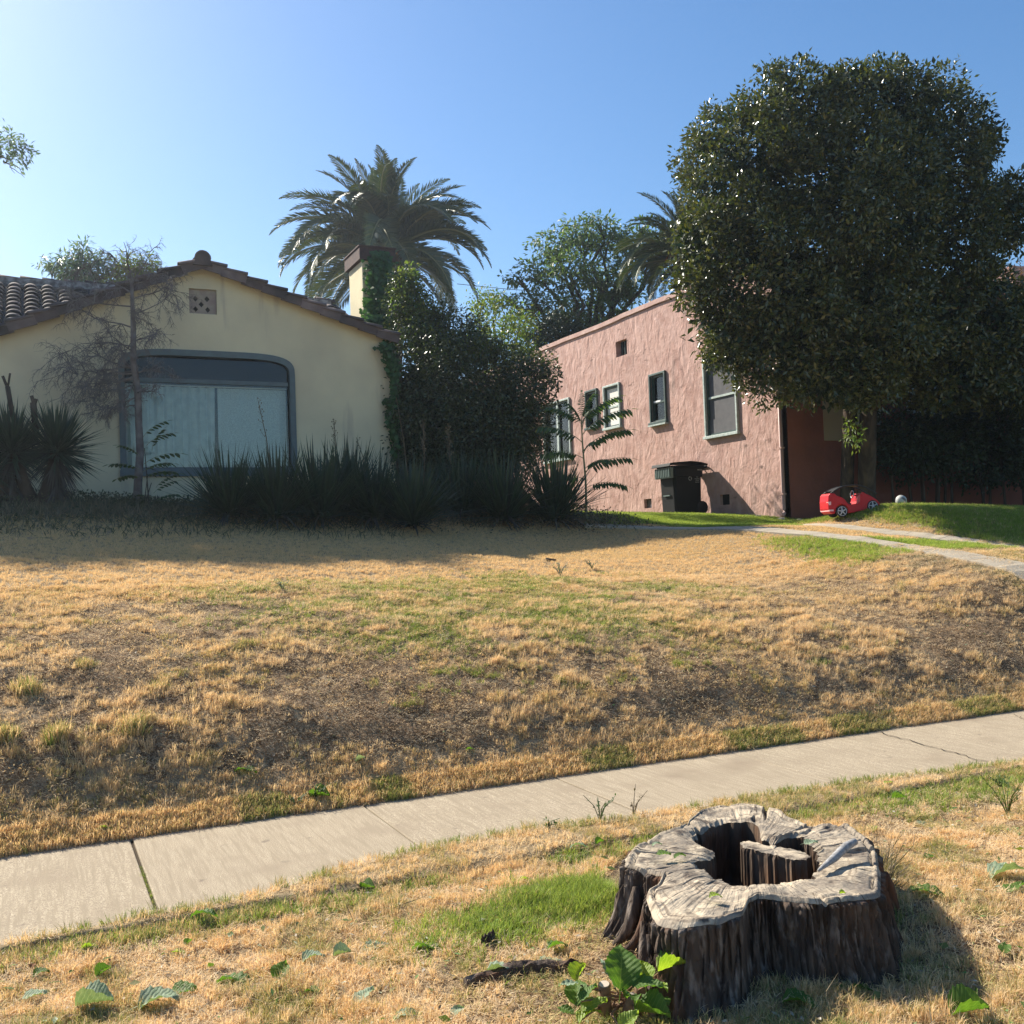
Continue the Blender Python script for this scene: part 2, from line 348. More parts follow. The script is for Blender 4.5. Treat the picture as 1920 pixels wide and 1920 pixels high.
def ground_mat():
    m = bpy.data.materials.new('dry_earth_and_thatch'); m.use_nodes = True; t = m.node_tree; n = t.nodes; l = t.links; p = n['Principled BSDF']
    p.inputs['Roughness'].default_value = .95; p.inputs['Specular IOR Level'].default_value = .1
    geo = n.new('ShaderNodeNewGeometry')
    def nz(sc, de, vec=None, dist=0):
        x = n.new('ShaderNodeTexNoise'); x.inputs['Scale'].default_value = sc; x.inputs['Detail'].default_value = de; x.inputs['Distortion'].default_value = dist
        l.new(geo.outputs['Position'], x.inputs['Vector']); return x.outputs[0]
    def rng(v, a, b, c=0, d=1):
        x = n.new('ShaderNodeMapRange'); x.inputs[1].default_value = a; x.inputs[2].default_value = b; x.inputs[3].default_value = c; x.inputs[4].default_value = d; l.new(v, x.inputs[0]); return x.outputs[0]
    def mix(f, a, b):
        x = n.new('ShaderNodeMix'); x.data_type = 'RGBA'
        if isinstance(f, float): x.inputs[0].default_value = f
        else: l.new(f, x.inputs[0])
        for i, q in ((6, a), (7, b)):
            if isinstance(q, tuple): x.inputs[i].default_value = (*q, 1)
            else: l.new(q, x.inputs[i])
        return x.outputs[2]
    def mul(a, b):
        x = n.new('ShaderNodeMath'); x.operation = 'MULTIPLY'; l.new(a, x.inputs[0]); l.new(b, x.inputs[1]); return x.outputs[0]
    def att(nm):
        x = n.new('ShaderNodeAttribute'); x.attribute_name = nm; return x.outputs['Fac']
    soil = mix(rng(nz(5, 6), .35, .65), (.085, .046, .022), (.24, .15, .08))
    soil = mix(rng(nz(60, 4, dist=1.5), .48, .62), soil, (.42, .31, .19))
    straw = mix(rng(nz(9, 5), .35, .65), (.24, .17, .10), (.40, .29, .17))  # straw tones darkened to paint shadow into the gaps between tufts
    straw = mix(rng(nz(120, 3, dist=2), .5, .65), straw, (.50, .38, .24))
    cv = rng(nz(25, 4, dist=.6), .3, .7, -.35, .35); ad = n.new('ShaderNodeMath'); ad.operation = 'ADD'; ad.use_clamp = True; l.new(att('cover'), ad.inputs[0]); l.new(cv, ad.inputs[1])
    c = mix(rng(ad.outputs[0], .25, .75), soil, straw)
    gr = mix(rng(nz(30, 4), .35, .65), (.09, .12, .03), (.17, .20, .055))
    c = mix(mul(att('green'), rng(nz(14, 4), .3, .6, .4, 1)), c, gr)
    l.new(c, p.inputs['Base Color'])
    b = n.new('ShaderNodeBump'); b.inputs['Strength'].default_value = .9; b.inputs['Distance'].default_value = .03; l.new(nz(28, 6, dist=.8), b.inputs['Height'])
    b2 = n.new('ShaderNodeBump'); b2.inputs['Strength'].default_value = .8; b2.inputs['Distance'].default_value = .012; l.new(nz(130, 4, dist=1.5), b2.inputs['Height']); l.new(b.outputs[0], b2.inputs['Normal'])
    l.new(b2.outputs[0], p.inputs['Normal']); return m
MT['ground'] = ground_mat()
def axis(lo, a, b, hi, fine, n=26):
    g = np.linspace(0, 1, n)**2.4
    return np.unique(np.round(np.concatenate([a-(a-lo)*g[::-1], np.arange(a, b, fine), b+(hi-b)*g]), 4))
gnd = grid('ground', axis(-400, -3.5, 19.5, 420, .055), axis(-400, 1.6, 17.6, 900, .05), MT['ground'])
tag(gnd, 'dry mown front lawn and bank rising from the sidewalk', None, None, 'structure')

# ------------------------------------------------------------------ sidewalk slabs
sw = empty('sidewalk', (2, 5.66, 0), 'pale broomed concrete sidewalk crossing in front of the bank'); sw['kind'] = 'structure'
edges = [-9.3+1.42*i for i in range(20)]
edges = [e+.0 for e in edges if e < .3][:-1]+[-.9, .5, 1.89, 3.27, 4.75, 7.65, 9.1, 10.5, 11.95, 13.4, 14.8, 16.2]
edges = sorted(set(round(e, 3) for e in edges))
MT['concreteb'] = MT['concrete']
for a, b in zip(edges[:-1], edges[1:]):
    g = .012 if abs(b-.5) < .01 else .007
    m = MB(); dz = random.uniform(-.003, .003)
    m.box((a+.004, 4.90, -.12), (b-g, 6.42, dz))
    o = m.build('slab', MT['concrete'], sw); bevel(o, .006, 2)
jb = MB().box((-14, 4.93, -.13), (20, 6.40, -.014)).build('joint_filling', MT['joint'], sw)
# a wandering crack with dirt
def crack(pts, w, name='crack'):
    m = MB()
    for (a, b) in zip(pts[:-1], pts[1:]):
        a = Vector((*a, .0052)); b = Vector((*b, .0052)); t = (b-a).normalized().cross(Vector((0, 0, 1)))*w*random.uniform(.4, 1)
        m.add([a-t, a+t, b+t, b-t], [(0, 1, 2, 3)])
    return m.build(name, MT['joint'], sw)
def wander(p, q, n, a):
    return [(p[0]+(q[0]-p[0])*i/n+(random.uniform(-a, a) if 0 < i < n else 0), p[1]+(q[1]-p[1])*i/n+(random.uniform(-a, a) if 0 < i < n else 0)) for i in range(n+1)]
crack(wander((6.21, 6.40), (5.95, 4.95), 22, .025), .006)
crack(wander((7.7, 6.3), (7.2, 5.6), 14, .03), .004)

# grass and earth that have crept over the near side of the walk
def verge(U): return np.interp(U, [-3, -.15, .4, .91, 1.4, 1.74, 2.51, 3.19, 4.0, 4.44, 5.24, 6.17, 8, 12], [4.93, 4.93, 5.0, 5.02, 5.2, 5.31, 5.35, 5.22, 5.24, 5.24, 5.13, 5.0, 4.95, 4.95])+.05*(fbm(np.asarray(U)*3., np.zeros(np.shape(U)), 91)-.5)
_u = np.arange(-2.5, 9, .025); _t = np.linspace(0, 1, 14); _UU, _TT = np.meshgrid(_u, _t); _VV = 4.86+(verge(_UU)-4.86)*_TT
_Z = .02*(1-_TT**4)+.012*(fbm(_UU*9, _VV*9, 92)-.5)*(1-_TT)-.006*_TT**6-.02*(1-np.minimum(1, _TT*8))
_P = np.stack([_UU, _VV, _Z], -1).reshape(-1, 3); _i = np.arange(len(_u)*14).reshape(14, len(_u)); _F = np.stack([_i[:-1, :-1], _i[:-1, 1:], _i[1:, 1:], _i[1:, :-1]], -1).reshape(-1, 4)
vg = obj('grass_verge', _P, _F, MT['ground'], smooth=True); tag(vg, 'thatch and earth crept over the near edge of the sidewalk', None, None, 'stuff')
for nm, v_ in (('cover', .75), ('green', .1), ('top', 0.)):
    at = vg.data.attributes.new(nm, 'FLOAT', 'POINT'); at.data.foreach_set('value', np.full(len(_P), v_, dtype=np.float32))

# ------------------------------------------------------------------ driveway strips
def strip(name, Ln, w, label):
    st = empty(name, (Ln[len(Ln)//2][0], Ln[len(Ln)//2][1], gz(Ln[len(Ln)//2])), label); st['kind'] = 'structure'
    seg = 9
    for i0 in range(0, len(Ln)-1, seg):
        P = Ln[i0:i0+seg+1]
        if len(P) < 2: break
        V = []; F = []
        for i, q in enumerate(P):
            j = i0+i; t = Ln[min(j+1, len(Ln)-1)]-Ln[max(j-1, 0)]; t = t/np.linalg.norm(t); nn = np.array([-t[1], t[0]])
            sh = 0
            if i == 0: q = q+t*.006
            if i == len(P)-1: q = q-t*.006
            for e in (-1, -.33, .33, 1):
                a = q+nn*w*e; V.append((a[0], a[1], gz(a)*.6+gz(q)*.4+.022))
            for e in (-1, 1):
                a = q+nn*w*e; V.append((a[0], a[1], gz(a)-.1))
        for i in range(len(P)-1):
            b = i*6; c = b+6
            F += [(b, b+1, c+1, c), (b+1, b+2, c+2, c+1), (b+2, b+3, c+3, c+2), (b, c, c+4, b+4), (b+3, b+5, c+5, c+3)]
        F += [(0, 1, 2, 3, 5, 4)[::1], tuple(len(V)-6+k for k in (0, 4, 5, 3, 2, 1))]
        obj('slab', V, F, MT['path'], st)
strip('driveway_strip', LA, .25, 'nearer of the two grey concrete wheel strips curving past the lawn')
strip('driveway_strip', LB, .23, 'farther grey concrete wheel strip passing below the grassy mound')

# ------------------------------------------------------------------ walls with openings
from mathutils.geometry import tessellate_polygon
def wall(name, outer, holes, to3, depth_vec, m, parent, reveal_mat=None, fine=None):
    """outer, holes: loops of 2D points; to3 maps 2D to 3D; the outer face plus reveals going depth_vec inward"""
    loops = [outer]+holes
    tri = tessellate_polygon([[Vector((p[0], p[1], 0)) for p in lp] for lp in loops])
    V = [to3(p) for lp in loops for p in lp]; F = [tuple(t) for t in tri]
    d = np.array(depth_vec, float); n0 = len(V); V2 = [np.array(v)+d for v in V]
    V = list(V)+V2; b = 0
    for lp in loops:
        n = len(lp)
        for i in range(n): F.append((b+i, b+(i+1) % n, b+(i+1) % n+n0, b+i+n0))
        b += n
    return obj(name, V, F, m, parent)
def rect(a0, b0, a1, b1): return [(a0, b0), (a1, b0), (a1, b1), (a0, b1)]

# ------------------------------------------------------------------ yellow house
YV = 18.0
def yp(x, y): p = atV(x, y, YV); return (p[0], p[2])
peak = yp(376, 500); lft = yp(0, 625); rgt = yp(735, 640)
yh = empty('yellow_house', (3, YV, 2.4), 'pale yellow stucco house with low tiled gable and large arched front window', 'house')
slL = (peak[1]-lft[1])/(peak[0]-lft[0]); slR = (peak[1]-rgt[1])/(rgt[0]-peak[0])
UL, UR = -2.6, rgt[0]
zL = peak[1]-slL*(peak[0]-UL); zR = rgt[1]
wU0, wU1, wz0 = yp(232, 884)[0], yp(552, 880)[0], yp(400, 882)[1]
wzs = yp(546, 715)[1]+.10; wzt = yp(400, 664)[1]
def arch(u0, u1, z0, zs, ztp, n=24):
    c = (u0+u1)/2; h = (u1-u0)/2; P = [(u0, z0), (u1, z0)]
    for i in range(n+1):
        a = PI*i/n; ca, sa = math.cos(a), math.sin(a)
        x = math.copysign(abs(ca)**.42, ca); z = abs(sa)**.62
        P.append((c+h*x, zs+(ztp-zs)*z))
    return P
win = arch(wU0, wU1, wz0, wzs, wzt)
vp = [yp(354, 540), yp(407, 590)]
vent = rect(vp[0][0], vp[1][1], vp[1][0], vp[0][1])
outer = [(UL, 1.6), (UR, 1.6), (UR, zR), peak, (UL, zL)]
wall('front_wall', outer, [win, vent], lambda p: (p[0], YV, p[1]), (0, .18, 0), MT['yellow'], yh)
sd = MB(); sd.box((UR-.18, YV+.183, 1.6), (UR, 27, zR-.05)); sd.box((UL, YV+.183, 1.6), (UL+.18, 27, zL-.05)); sd.box((UL-.0+.183, 26.8, 1.6), (UR-.183, 27, 5.2)); sd.build('side_wall', MT['yellow'], yh)
# window
w = obj('front_window', [(wU0, YV+.16, wz0)], [], None, yh)
w.data = mesh_from('front_window', *(lambda m: (m.V, m.F))(MB().box((wU0-.06, YV-.05, wz0-.10), (wU1+.06, YV+.12, wz0))), MT['frame_blue'])
def band(A, B, y0, y1):
    n = len(A); V = [(a[0], y0, a[1]) for a in A]+[(b[0], y0, b[1]) for b in B]+[(a[0], y1, a[1]) for a in A]+[(b[0], y1, b[1]) for b in B]; F = []
    for i in range(n):
        j = (i+1) % n; F += [(i, j, n+j, n+i), (i, i+2*n, j+2*n, j), (n+i, n+j, 3*n+j, 3*n+i)]
    return V, F
win_o = arch(wU0-.05, wU1+.05, wz0-.0, wzs+.0, wzt+.05)
win_i = arch(wU0+.045, wU1-.045, wz0+.05, wzs-.01, wzt-.055)
V_, F_ = band(win_o, win_i, YV-.035, YV+.10); obj('frame', V_, F_, MT['frame_blue'], w)
ztr = yp(400, 716)[1]
MB().box((wU0+.07, YV+.01, ztr-.035), (wU1-.07, YV+.09, ztr+.035)).build('transom', MT['frame_blue'], w)
MB().box((wU0+.08, YV+.05, ztr+.036), (wU1-.08, YV+.058, wzt-.09)).build('pane', MT['glass_dark'], w)
MB().box((wU0+.08, YV+.05, wz0+.07), (wU1-.08, YV+.058, ztr-.036)).build('pane', MT['glass'], w)
def curtain(u0, u1, z0, z1, y, m, amp, per, taper=0):
    nu, nz = 90, 12; V = []; F = []
    for j in range(nz+1):
        for i in range(nu+1):
            t = i/nu; z = z0+(z1-z0)*j/nz; uu = u0+(u1-u0)*t
            if taper: uu += taper*(1-j/nz)*t*1.0
            ph = uu*per+.8*math.sin(uu*3.1)
            V.append((uu, y+amp*math.sin(ph)+.4*amp*math.sin(2.3*ph+1)+(.02*math.sin(z*2)), z))
    for j in range(nz):
        for i in range(nu): a = j*(nu+1)+i; F.append((a, a+1, a+nu+2, a+nu+1))
    return obj('curtain', V, F, m, w, smooth=True)
cgap = yp(408, 800)[0]
curtain(wU0+.06, cgap, wz0+.05, ztr-.07, YV+.22, MT['curtain'], .03, 34, -.03)
curtain(cgap+.05, wU1-.06, wz0+.05, ztr-.07, YV+.235, MT['lace'], .006, 26, 0)
MB().tube([(wU0+.05, YV+.24, ztr-.05), (wU1-.05, YV+.24, ztr-.05)], .012, 8).build('curtain_rod', MT['white'], w)
# room behind
rm = MB(); rm.box((wU0-.2, YV+.9, wz0-.2), (wU1+.2, YV+.95, wzt+.2)); rm.box((wU0-.25, YV+.185, wz0-.2), (wU0-.2, YV+.95, wzt+.2)); rm.box((wU1+.2, YV+.185, wz0-.2), (wU1+.25, YV+.95, wzt+.2)); rm.box((wU0-.2, YV+.185, wzt+.2), (wU1+.2, YV+.95, wzt+.25)); rm.box((wU0-.2, YV+.185, wz0-.25), (wU1+.2, YV+.95, wz0-.2))
rm.build('room', MT['dark'], w)
# gable vent with five diamond holes
gv = MB().box((vent[0][0]-.0, YV+.10, vent[0][1]), (vent[1][0], YV+.105, vent[2][1])).build('gable_vent', MT['dark'], yh)
MT['ventp'] = mat('weathered_vent_plaster', (.36, .31, .24), .9, .15, noise=((.28, .22, .20), 8, 1.4, 4))
vw = vent[1][0]-vent[0][0]; vh = vent[2][1]-vent[1][1]
dia = []
for (dx, dz) in ((.24, .38), (.66, .37), (.45, .60), (.24, .80), (.68, .80)):
    cx = vent[0][0]+vw*dx; cz = vent[2][1]-vh*(dz+.0); q = vw*.095
    dia.append([(cx-q, cz), (cx, cz-q*1.2), (cx+q, cz), (cx, cz+q*1.2)])
e_ = .002
wall('vent_plate', rect(vent[0][0]+e_, vent[0][1]+e_, vent[1][0]-e_, vent[2][1]-e_), dia, lambda p: (p[0], YV+.05, p[1]), (0, .03, 0), MT['ventp'], gv)
# gable roof (two slabs) and rake tiles
VF = YV-.22
def roof_slab(p, q, v0, v1, th):
    m = MB(); d = np.array([q[0]-p[0], q[1]-p[1]]); d /= np.linalg.norm(d); nrm = np.array([-d[1], d[0]]); nrm *= np.sign(nrm[1]); 
    pr = [p, q, (q[0]+nrm[0]*th, q[1]+nrm[1]*th), (p[0]+nrm[0]*th, p[1]+nrm[1]*th)]
    m.prism(pr, v0, v1); return m
MT['soffit'] = mat('dark_roof_board', (.10, .075, .065), .9, .1)
gr_ = MB()
for p, q in (((UL-.3, zL-.3*slL), (peak[0], peak[1])), ((peak[0], peak[1]), (UR+.07, zR-.07*slR))):
    mm = roof_slab((p[0], p[1]+.0), (q[0], q[1]+.0), YV-.05, 23.5, .07); gr_.add(mm.V, mm.F)
groof = gr_.build('gable_roof', MT['soffit'], yh)
def barrel(n=8, r0=.125, r1=.10, ln=.42, th=.018):
    V = []; F = []
    for (x, r) in ((0, r0), (ln, r1)):
        for rr in (r, r-th):
            for k in range(n+1):
                a = PI*k/n; V.append((x, rr*math.cos(a), rr*.8*math.sin(a)))
    m = n+1
    for k in range(n):
        F += [(k, k+1, 2*m+k+1, 2*m+k), (m+k, 3*m+k, 3*m+k+1, m+k+1), (k, m+k, m+k+1, k+1), (2*m+k, 2*m+k+1, 3*m+k+1, 3*m+k)]
    F += [(0, 2*m, 3*m, m), (n, m+n, 3*m+n, 2*m+n)]
    return V, F
bt = mesh_from('roof_tile', *barrel(), MT['tile'], True)
rt = mesh_from('rake_tile', *(lambda m: (m.V, m.F))(MB().box((0, -.012, -.17), (.43, .012, .0))), MT['tile'])
def axes(x, y, z, o): return Matrix(((x[0], y[0], z[0], o[0]), (x[1], y[1], z[1], o[1]), (x[2], y[2], z[2], o[2]), (0, 0, 0, 1)))
def rake(sl, sign, u_end):
    ang = math.atan(sl); L_ = abs(u_end-peak[0])/math.cos(ang); n = int(L_/.36)
    for i in range(n+1):
        # i=0 nearest eave; tiles step up to the ridge
        u = u_end-sign*math.cos(ang)*.36*i; z = peak[1]-abs(u-peak[0])*sl+.085
        xd = Vector((-sign*math.cos(ang), 0, math.sin(ang))); 
        tl = Matrix.Rotation(-.055, 4, 'Y')
        zd = Vector((sign*math.sin(ang), 0, math.cos(ang))); yd = zd.cross(xd)
        if abs(u-peak[0]) < .12: continue
        j = random.uniform(-.008, .008)
        dup_mesh('rake_tile', bt, yh, Matrix.Translation((0, j, .01)) @ axes(xd, yd, zd, (u, VF+.10, z)) @ Matrix.Rotation(.13, 4, 'Y') @ Matrix.Diagonal((1, 1, .8, 1)))
        dup_mesh('rake_tile', bt, yh, Matrix.Translation((0, 0, .0)) @ axes(xd, yd, zd, (u, VF+.36, z+.01)) @ Matrix.Rotation(.075, 4, 'Y') @ Matrix.Diagonal((1, 1, .8, 1)))
        dup_mesh('rake_face_tile', rt, yh, Matrix.Translation((0, j, 0)) @ axes(xd, yd, zd, (u, VF+.015+.012*(i % 2), z+.035)) @ Matrix.Rotation(.075, 4, 'Y'))
rake(slL, -1, UL-.35); rake(slR, 1, UR+.09)
# fill board behind the rake tiles
for p, q in (((UL-.3, zL-.3*slL), peak), (peak, (UR+.07, zR-.07*slR))):
    roof_slab((p[0], p[1]-.02), (q[0], q[1]-.02), VF+.06, YV-.052, .09).build('rake_board', MT['soffit'], yh)
# ridge cap of the gable
for i in range(12):
    dup_mesh('ridge_tile', bt, yh, axes((0, 1, 0), (-1, 0, 0), (0, 0, 1), (peak[0], VF-.06+i*.37, peak[1]+.07)) @ Matrix.Rotation(.05, 4, 'Y') @ Matrix.Diagonal((1, 1.12, 1.45, 1)))
MB().prism([(peak[0]+.125*math.cos(PI*k/12), peak[1]+.065+.15*math.sin(PI*k/12)) for k in range(13)]+[(peak[0]-.16, peak[1]-.04), (peak[0]+.16, peak[1]-.04)], VF-.05, VF+.04).build('ridge_plug', MT['tile'], yh)
# main roof behind
RV = 22.6; rz = atV(0, 524, RV)[2]-.04; RS = .45
mr = MB(); v1 = YV+.35; z1 = rz-(RV-v1)*RS
mr.add([(-9, RV, rz), (UR+.25, RV, rz), (UR+.25, v1, z1), (-9, v1, z1), (-9, RV, rz-.12), (UR+.25, RV, rz-.12), (UR+.25, v1, z1-.12), (-9, v1, z1-.12),
        (-9, 27.2, rz-(27.2-RV)*RS), (UR+.25, 27.2, rz-(27.2-RV)*RS)],
       [(0, 3, 2, 1), (4, 5, 6, 7), (3, 7, 6, 2), (1, 2, 6, 5), (0, 1, 9, 8), (0, 4, 7, 3)])
mroof = mr.build('main_roof', MT['tile'], yh)
a_ = math.atan(RS); xd = Vector((0, math.cos(a_), math.sin(a_))); zd = Vector((0, -math.sin(a_), math.cos(a_))); yd = zd.cross(xd)
TP = .30
def gable_z(u): return peak[1]-(slL*(peak[0]-u) if u < peak[0] else slR*(u-peak[0]))
rest = MB(); bv, bf = barrel()
for iu in range(-30, 24):
    u = iu*TP+.1
    if u > UR+.1: break
    for iv in range(12):
        v = v1+.02+iv*.355*math.cos(a_); z = rz-(RV-v)*RS+.01
        if v > RV-.1: break
        if -2.6 < u and z < gable_z(u)-.12: continue
        mm = Matrix.Translation((random.uniform(-.01, .01), 0, 0)) @ axes(xd, yd, zd, (u, v, z)) @ Matrix.Rotation(.05, 4, 'Y') @ Matrix.Diagonal((1, 1.12, .95, 1))
        if -1.0 < u < 1.6 or u > 3.9: dup_mesh('roof_tile', bt, mroof, mm)
        else: rest.add([mm @ Vector(q) for q in bv], bf)
o = rest.build('roof_tiles', MT['tile'], mroof); o['kind'] = 'stuff'
for i in range(40):
    u = -8.9+i*.40
    if u > UR: break
    dup_mesh('ridge_tile', bt, mroof, axes((1, 0, 0), (0, 1, 0), (0, 0, 1), (u, RV, rz+.02+random.uniform(-.005, .01))) @ Matrix.Rotation(.045, 4, 'Y') @ Matrix.Diagonal((1.02, 1.25, 1.2, 1)))
MB().box((-9, RV-.17, rz-.09), (UR+.1, RV-.12, rz+.055)).build('ridge_mortar', MT['tilemossy'], mroof)

# chimney
cv0 = 19.9
cU0 = atV(681, 560, cv0)[0]; cU1 = cU0+.64; cz = atV(685, 488, cv0)[2]; cz2 = atV(685, 459, cv0-.1)[2]
ch = MB().box((cU0, cv0, 3), (cU1, cv0+.95, cz)).build('chimney', MT['yellow'], yh); bevel(ch, .02, 2)
ck = MB(); ck.box((cU0-.07, cv0-.07, cz+.002), (cU1+.05, cv0+1.02, cz2-.03)); ck.box((cU0-.09, cv0-.09, cz2-.028), (cU1+.07, cv0+1.04, cz2)); ck.build('chimney_cap', MT['brickcap'], ch)

# ------------------------------------------------------------------ pink house
PU, PV = 13.3, 15.85
ph = empty('pink_house', (PU, PV, 2), 'pink rough stucco house with flat parapet roof and small side windows', 'house')
PT = 7.08
wins = {}
def pw(pa, pb):   # opening on the side wall from two picture corners
    a = atU(*pa, PU); b = atU(*pb, PU); return rect(min(a[1], b[1]), min(a[2], b[2]), max(a[1], b[1]), max(a[2], b[2]))
W1 = rect(17.18, 3.80, 18.22, 5.44); W2 = rect(19.78, 4.36, 20.36, 5.45); W3 = rect(21.80, 4.48, 22.5, 5.50); W4 = rect(22.92, 4.6, 23.44, 5.52); W5 = rect(24.42, 3.92, 25.9, 5.5)
VT = rect(21.38, 6.18, 21.9, 6.57); B1 = rect(20.55, 2.37, 20.87, 2.59); B2 = rect(17.56, 2.30, 17.89, 2.52)
def side_map(p): return (PU, p[0], p[1])
wall('side_wall', rect(PV, 1.4, 32, PT), [W1, W2, W3, W4, W5, VT, B1, B2], side_map, (.16, 0, 0), MT['pink'], ph)
bk = MB(); bk.box((PU+.17, PV+.25, 1.4), (PU+.2, 31.9, PT-.1)); bk.build('interior_shade_sheet', MT['dark'], ph)  # near-black sheet behind the side openings, painted as an unlit inside
# parapet cap on the side wall
o = MB(); 
V_ = []; F_ = []
ys = np.arange(PV-.02, 32, .35)
for i, y in enumerate(ys):
    j = .012*math.sin(y*1.3)+random.uniform(-.006, .006)
    V_ += [(PU-.045, y, PT+.002+j), (PU-.045, y, PT+.11+j), (PU+.28, y, PT+.13+j), (PU+.28, y, PT+.002)]
    if i: b = (i-1)*4; F_ += [(b, b+4, b+5, b+1), (b+1, b+5, b+6, b+2), (b+2, b+6, b+7, b+3), (b, b+3, b+7, b+4)]
F_ += [(0, 1, 2, 3)]
MT['pinkcap'] = mat('pale_parapet_cap', (.52, .36, .31), .8, .2, noise=((.42, .26, .22), 3, 1.5, 4), bump=(.5, 12, .02))
obj('parapet_cap', V_, F_, MT['pinkcap'], ph)
def side_window(R, sash=True, out='frame_pale', inn='frame_green', screen=None, mid=.5, fw=.05):
    y0, z0, y1, z1 = R[0][0], R[0][1], R[1][0], R[2][1]
    m = MB(); X0, X1 = PU-.055, PU-.003
    m.box((X0, y0-fw, z1), (X1, y1+fw, z1+fw)); m.box((X0-.03, y0-fw-.03, z0-fw-.01), (X1, y1+fw+.03, z0)); m.box((X0, y0-fw, z0+.001), (X1, y0, z1-.001)); m.box((X0, y1, z0+.001), (X1, y1+fw, z1-.001))
    wn = m.build('window', MT[out], ph); bevel(wn, .005, 2)
    k = MB(); t = .045; A, B = PU+.004, PU+.06; e = .002
    k.box((A, y0+e, z0+e), (B, y0+t, z1-e)); k.box((A, y1-t, z0+e), (B, y1-e, z1-e)); k.box((A, y0+t+e, z1-t), (B, y1-t-e, z1-e)); k.box((A, y0+t+e, z0+e), (B, y1-t-e, z0+t))
    k.build('frame', MT[inn], wn)
    if sash:
        zm = z0+(z1-z0)*mid; MB().box((A+.012, y0+t+e, zm-.022), (B-.01, y1-t-e, zm+.022)).build('meeting_rail', MT[out], wn)
    if screen: MB().box((PU+.045, y0+t, z0+t), (PU+.05, y1-t, z1-t)).build('screen', MT[screen], wn)
    MB().box((PU+.052, y0+t, z0+t), (PU+.058, y1-t, z1-t)).build('pane', MT['glass'], wn)
    return wn
w1 = side_window(W1, screen=None); 
MB().box((PU+.046, W1[0][0]+.046, W1[0][1]+.046), (PU+.049, W1[1][0]-.046, W1[2][1]-.046)).build('screen', MT['screen'], w1)
MB().box((PU+.03, W1[0][0]+.05, W1[0][1]+.05), (PU+.034, W1[1][0]-.05, W1[0][1]+.35)).build('curtain_edge', MT['screen'], w1)
w2 = side_window(W2, out='frame_green', mid=.42); MB().box((PU+.012, W2[0][0]+.25, W2[0][1]+.46), (PU+.03, W2[1][0]-.05, W2[0][1]+.50)).build('sill_rail', MT['white'], w2)
MB().box((PU-.10, W2[0][0]-.07, W2[0][1]-.095), (PU-.003, W2[1][0]+.07, W2[0][1]-.062)).build('sill', MT['frame_pale'], w2)
w3 = side_window(W3, out='frame_pale'); MB().box((PU+.03, W3[0][0]+.06, W3[0][1]+.05), (PU+.034, W3[1][0]-.045, W3[2][1]-.05)).build('blind', MT['blind'], w3)
w4 = side_window(W4, out='frame_green')
w5 = side_window(W5, out='frame_pale', sash=False); MB().box((PU-.01, 25.1, W5[0][1]+.01), (PU+.04, 25.2, W5[2][1]-.01)).build('mullion', MT['frame_pale'], w5)
MB().box((PU+.065, W5[0][0], W5[0][1]), (PU+.07, W5[1][0], W5[2][1])).build('screen', MT['screen'], w5)
v_ = MB().box((PU+.155, VT[0][0], VT[0][1]), (PU+.16, VT[1][0], VT[2][1])).build('attic_vent', MT['dark'], ph)
vb = MB(); [vb.box((PU+.10, VT[0][0]+x, VT[0][1]+.003), (PU+.12, VT[0][0]+x+.02, VT[2][1]-.003)) for x in (.12, .25, .38)]; vb.build('vent_bar', MT['frame_green'], v_)
for R in (B1, B2):
    v_ = MB().box((PU+.075, R[0][0], R[0][1]), (PU+.08, R[1][0], R[2][1])).build('foundation_vent', MT['screen'] if R is B1 else MT['dark'], ph)
# front wall (in shade) with windows
FU1 = 27.0
def fp(x, y): p = atV(x, y, PV); return (p[0], p[2])
f1 = fp(1570, 735); f2 = fp(1600, 795)
FW1 = rect(fp(1572, 795)[0], fp(1572, 795)[1], fp(1655, 795)[0], fp(1572, 700)[1])
FW2 = rect(fp(1700, 775)[0], fp(1700, 775)[1], fp(1790, 775)[0], fp(1700, 690)[1])
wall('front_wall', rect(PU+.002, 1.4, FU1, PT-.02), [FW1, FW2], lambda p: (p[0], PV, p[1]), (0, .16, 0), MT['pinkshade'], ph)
for R in (FW1, FW2):
    x0, z0, x1, z1 = R[0][0], R[0][1], R[1][0], R[2][1]
    k = MB(); t = .07
    k.box((x0+.002, PV+.02, z0+.002), (x0+t, PV+.09, z1-.002)); k.box((x1-t, PV+.02, z0+.002), (x1-.002, PV+.09, z1-.002)); k.box((x0+t, PV+.02, z0+.002), (x1-t, PV+.09, z0+t)); k.box((x0+t, PV+.02, z1-t), (x1-t, PV+.09, z1-.002)); k.box(((x0+x1)/2-.03, PV+.02, z0+t), ((x0+x1)/2+.03, PV+.09, z1-t))
    wn = k.build('window', MT['frame_pale'], ph)
    MB().box((x0+t, PV+.05, z0+t), (x1-t, PV+.056, z1-t)).build('pane', MT['glass'], wn)
    MB().box((x0, PV+.12, z0), (x1, PV+.125, z1)).build('curtain', MT['curtain'] if R is FW2 else MT['screen'], wn)
q0 = fp(1545, 826); q1 = fp(1597, 765)
MB().box((q0[0], PV-.012, q0[1]), (q0[0]+.75, PV-.003, q1[1]+.5)).build('beige_panel', MT['beige'], ph)
MB().box((fp(1746, 760)[0], PV-.05, fp(1746, 765)[1]), (fp(1766, 760)[0], PV-.02, fp(1746, 725)[1])).build('white_panel', MT['white'], ph)
pr = MB(); pr.box((PU+.3, PV+.17, PT-.5), (FU1, 32, PT-.45)); pr.build('flat_roof', MT['soffit'], ph)
MB().box((FU1-.1, PV+.17, 1.4), (FU1, 32, PT-.02)).build('far_wall', MT['pinkshade'], ph)
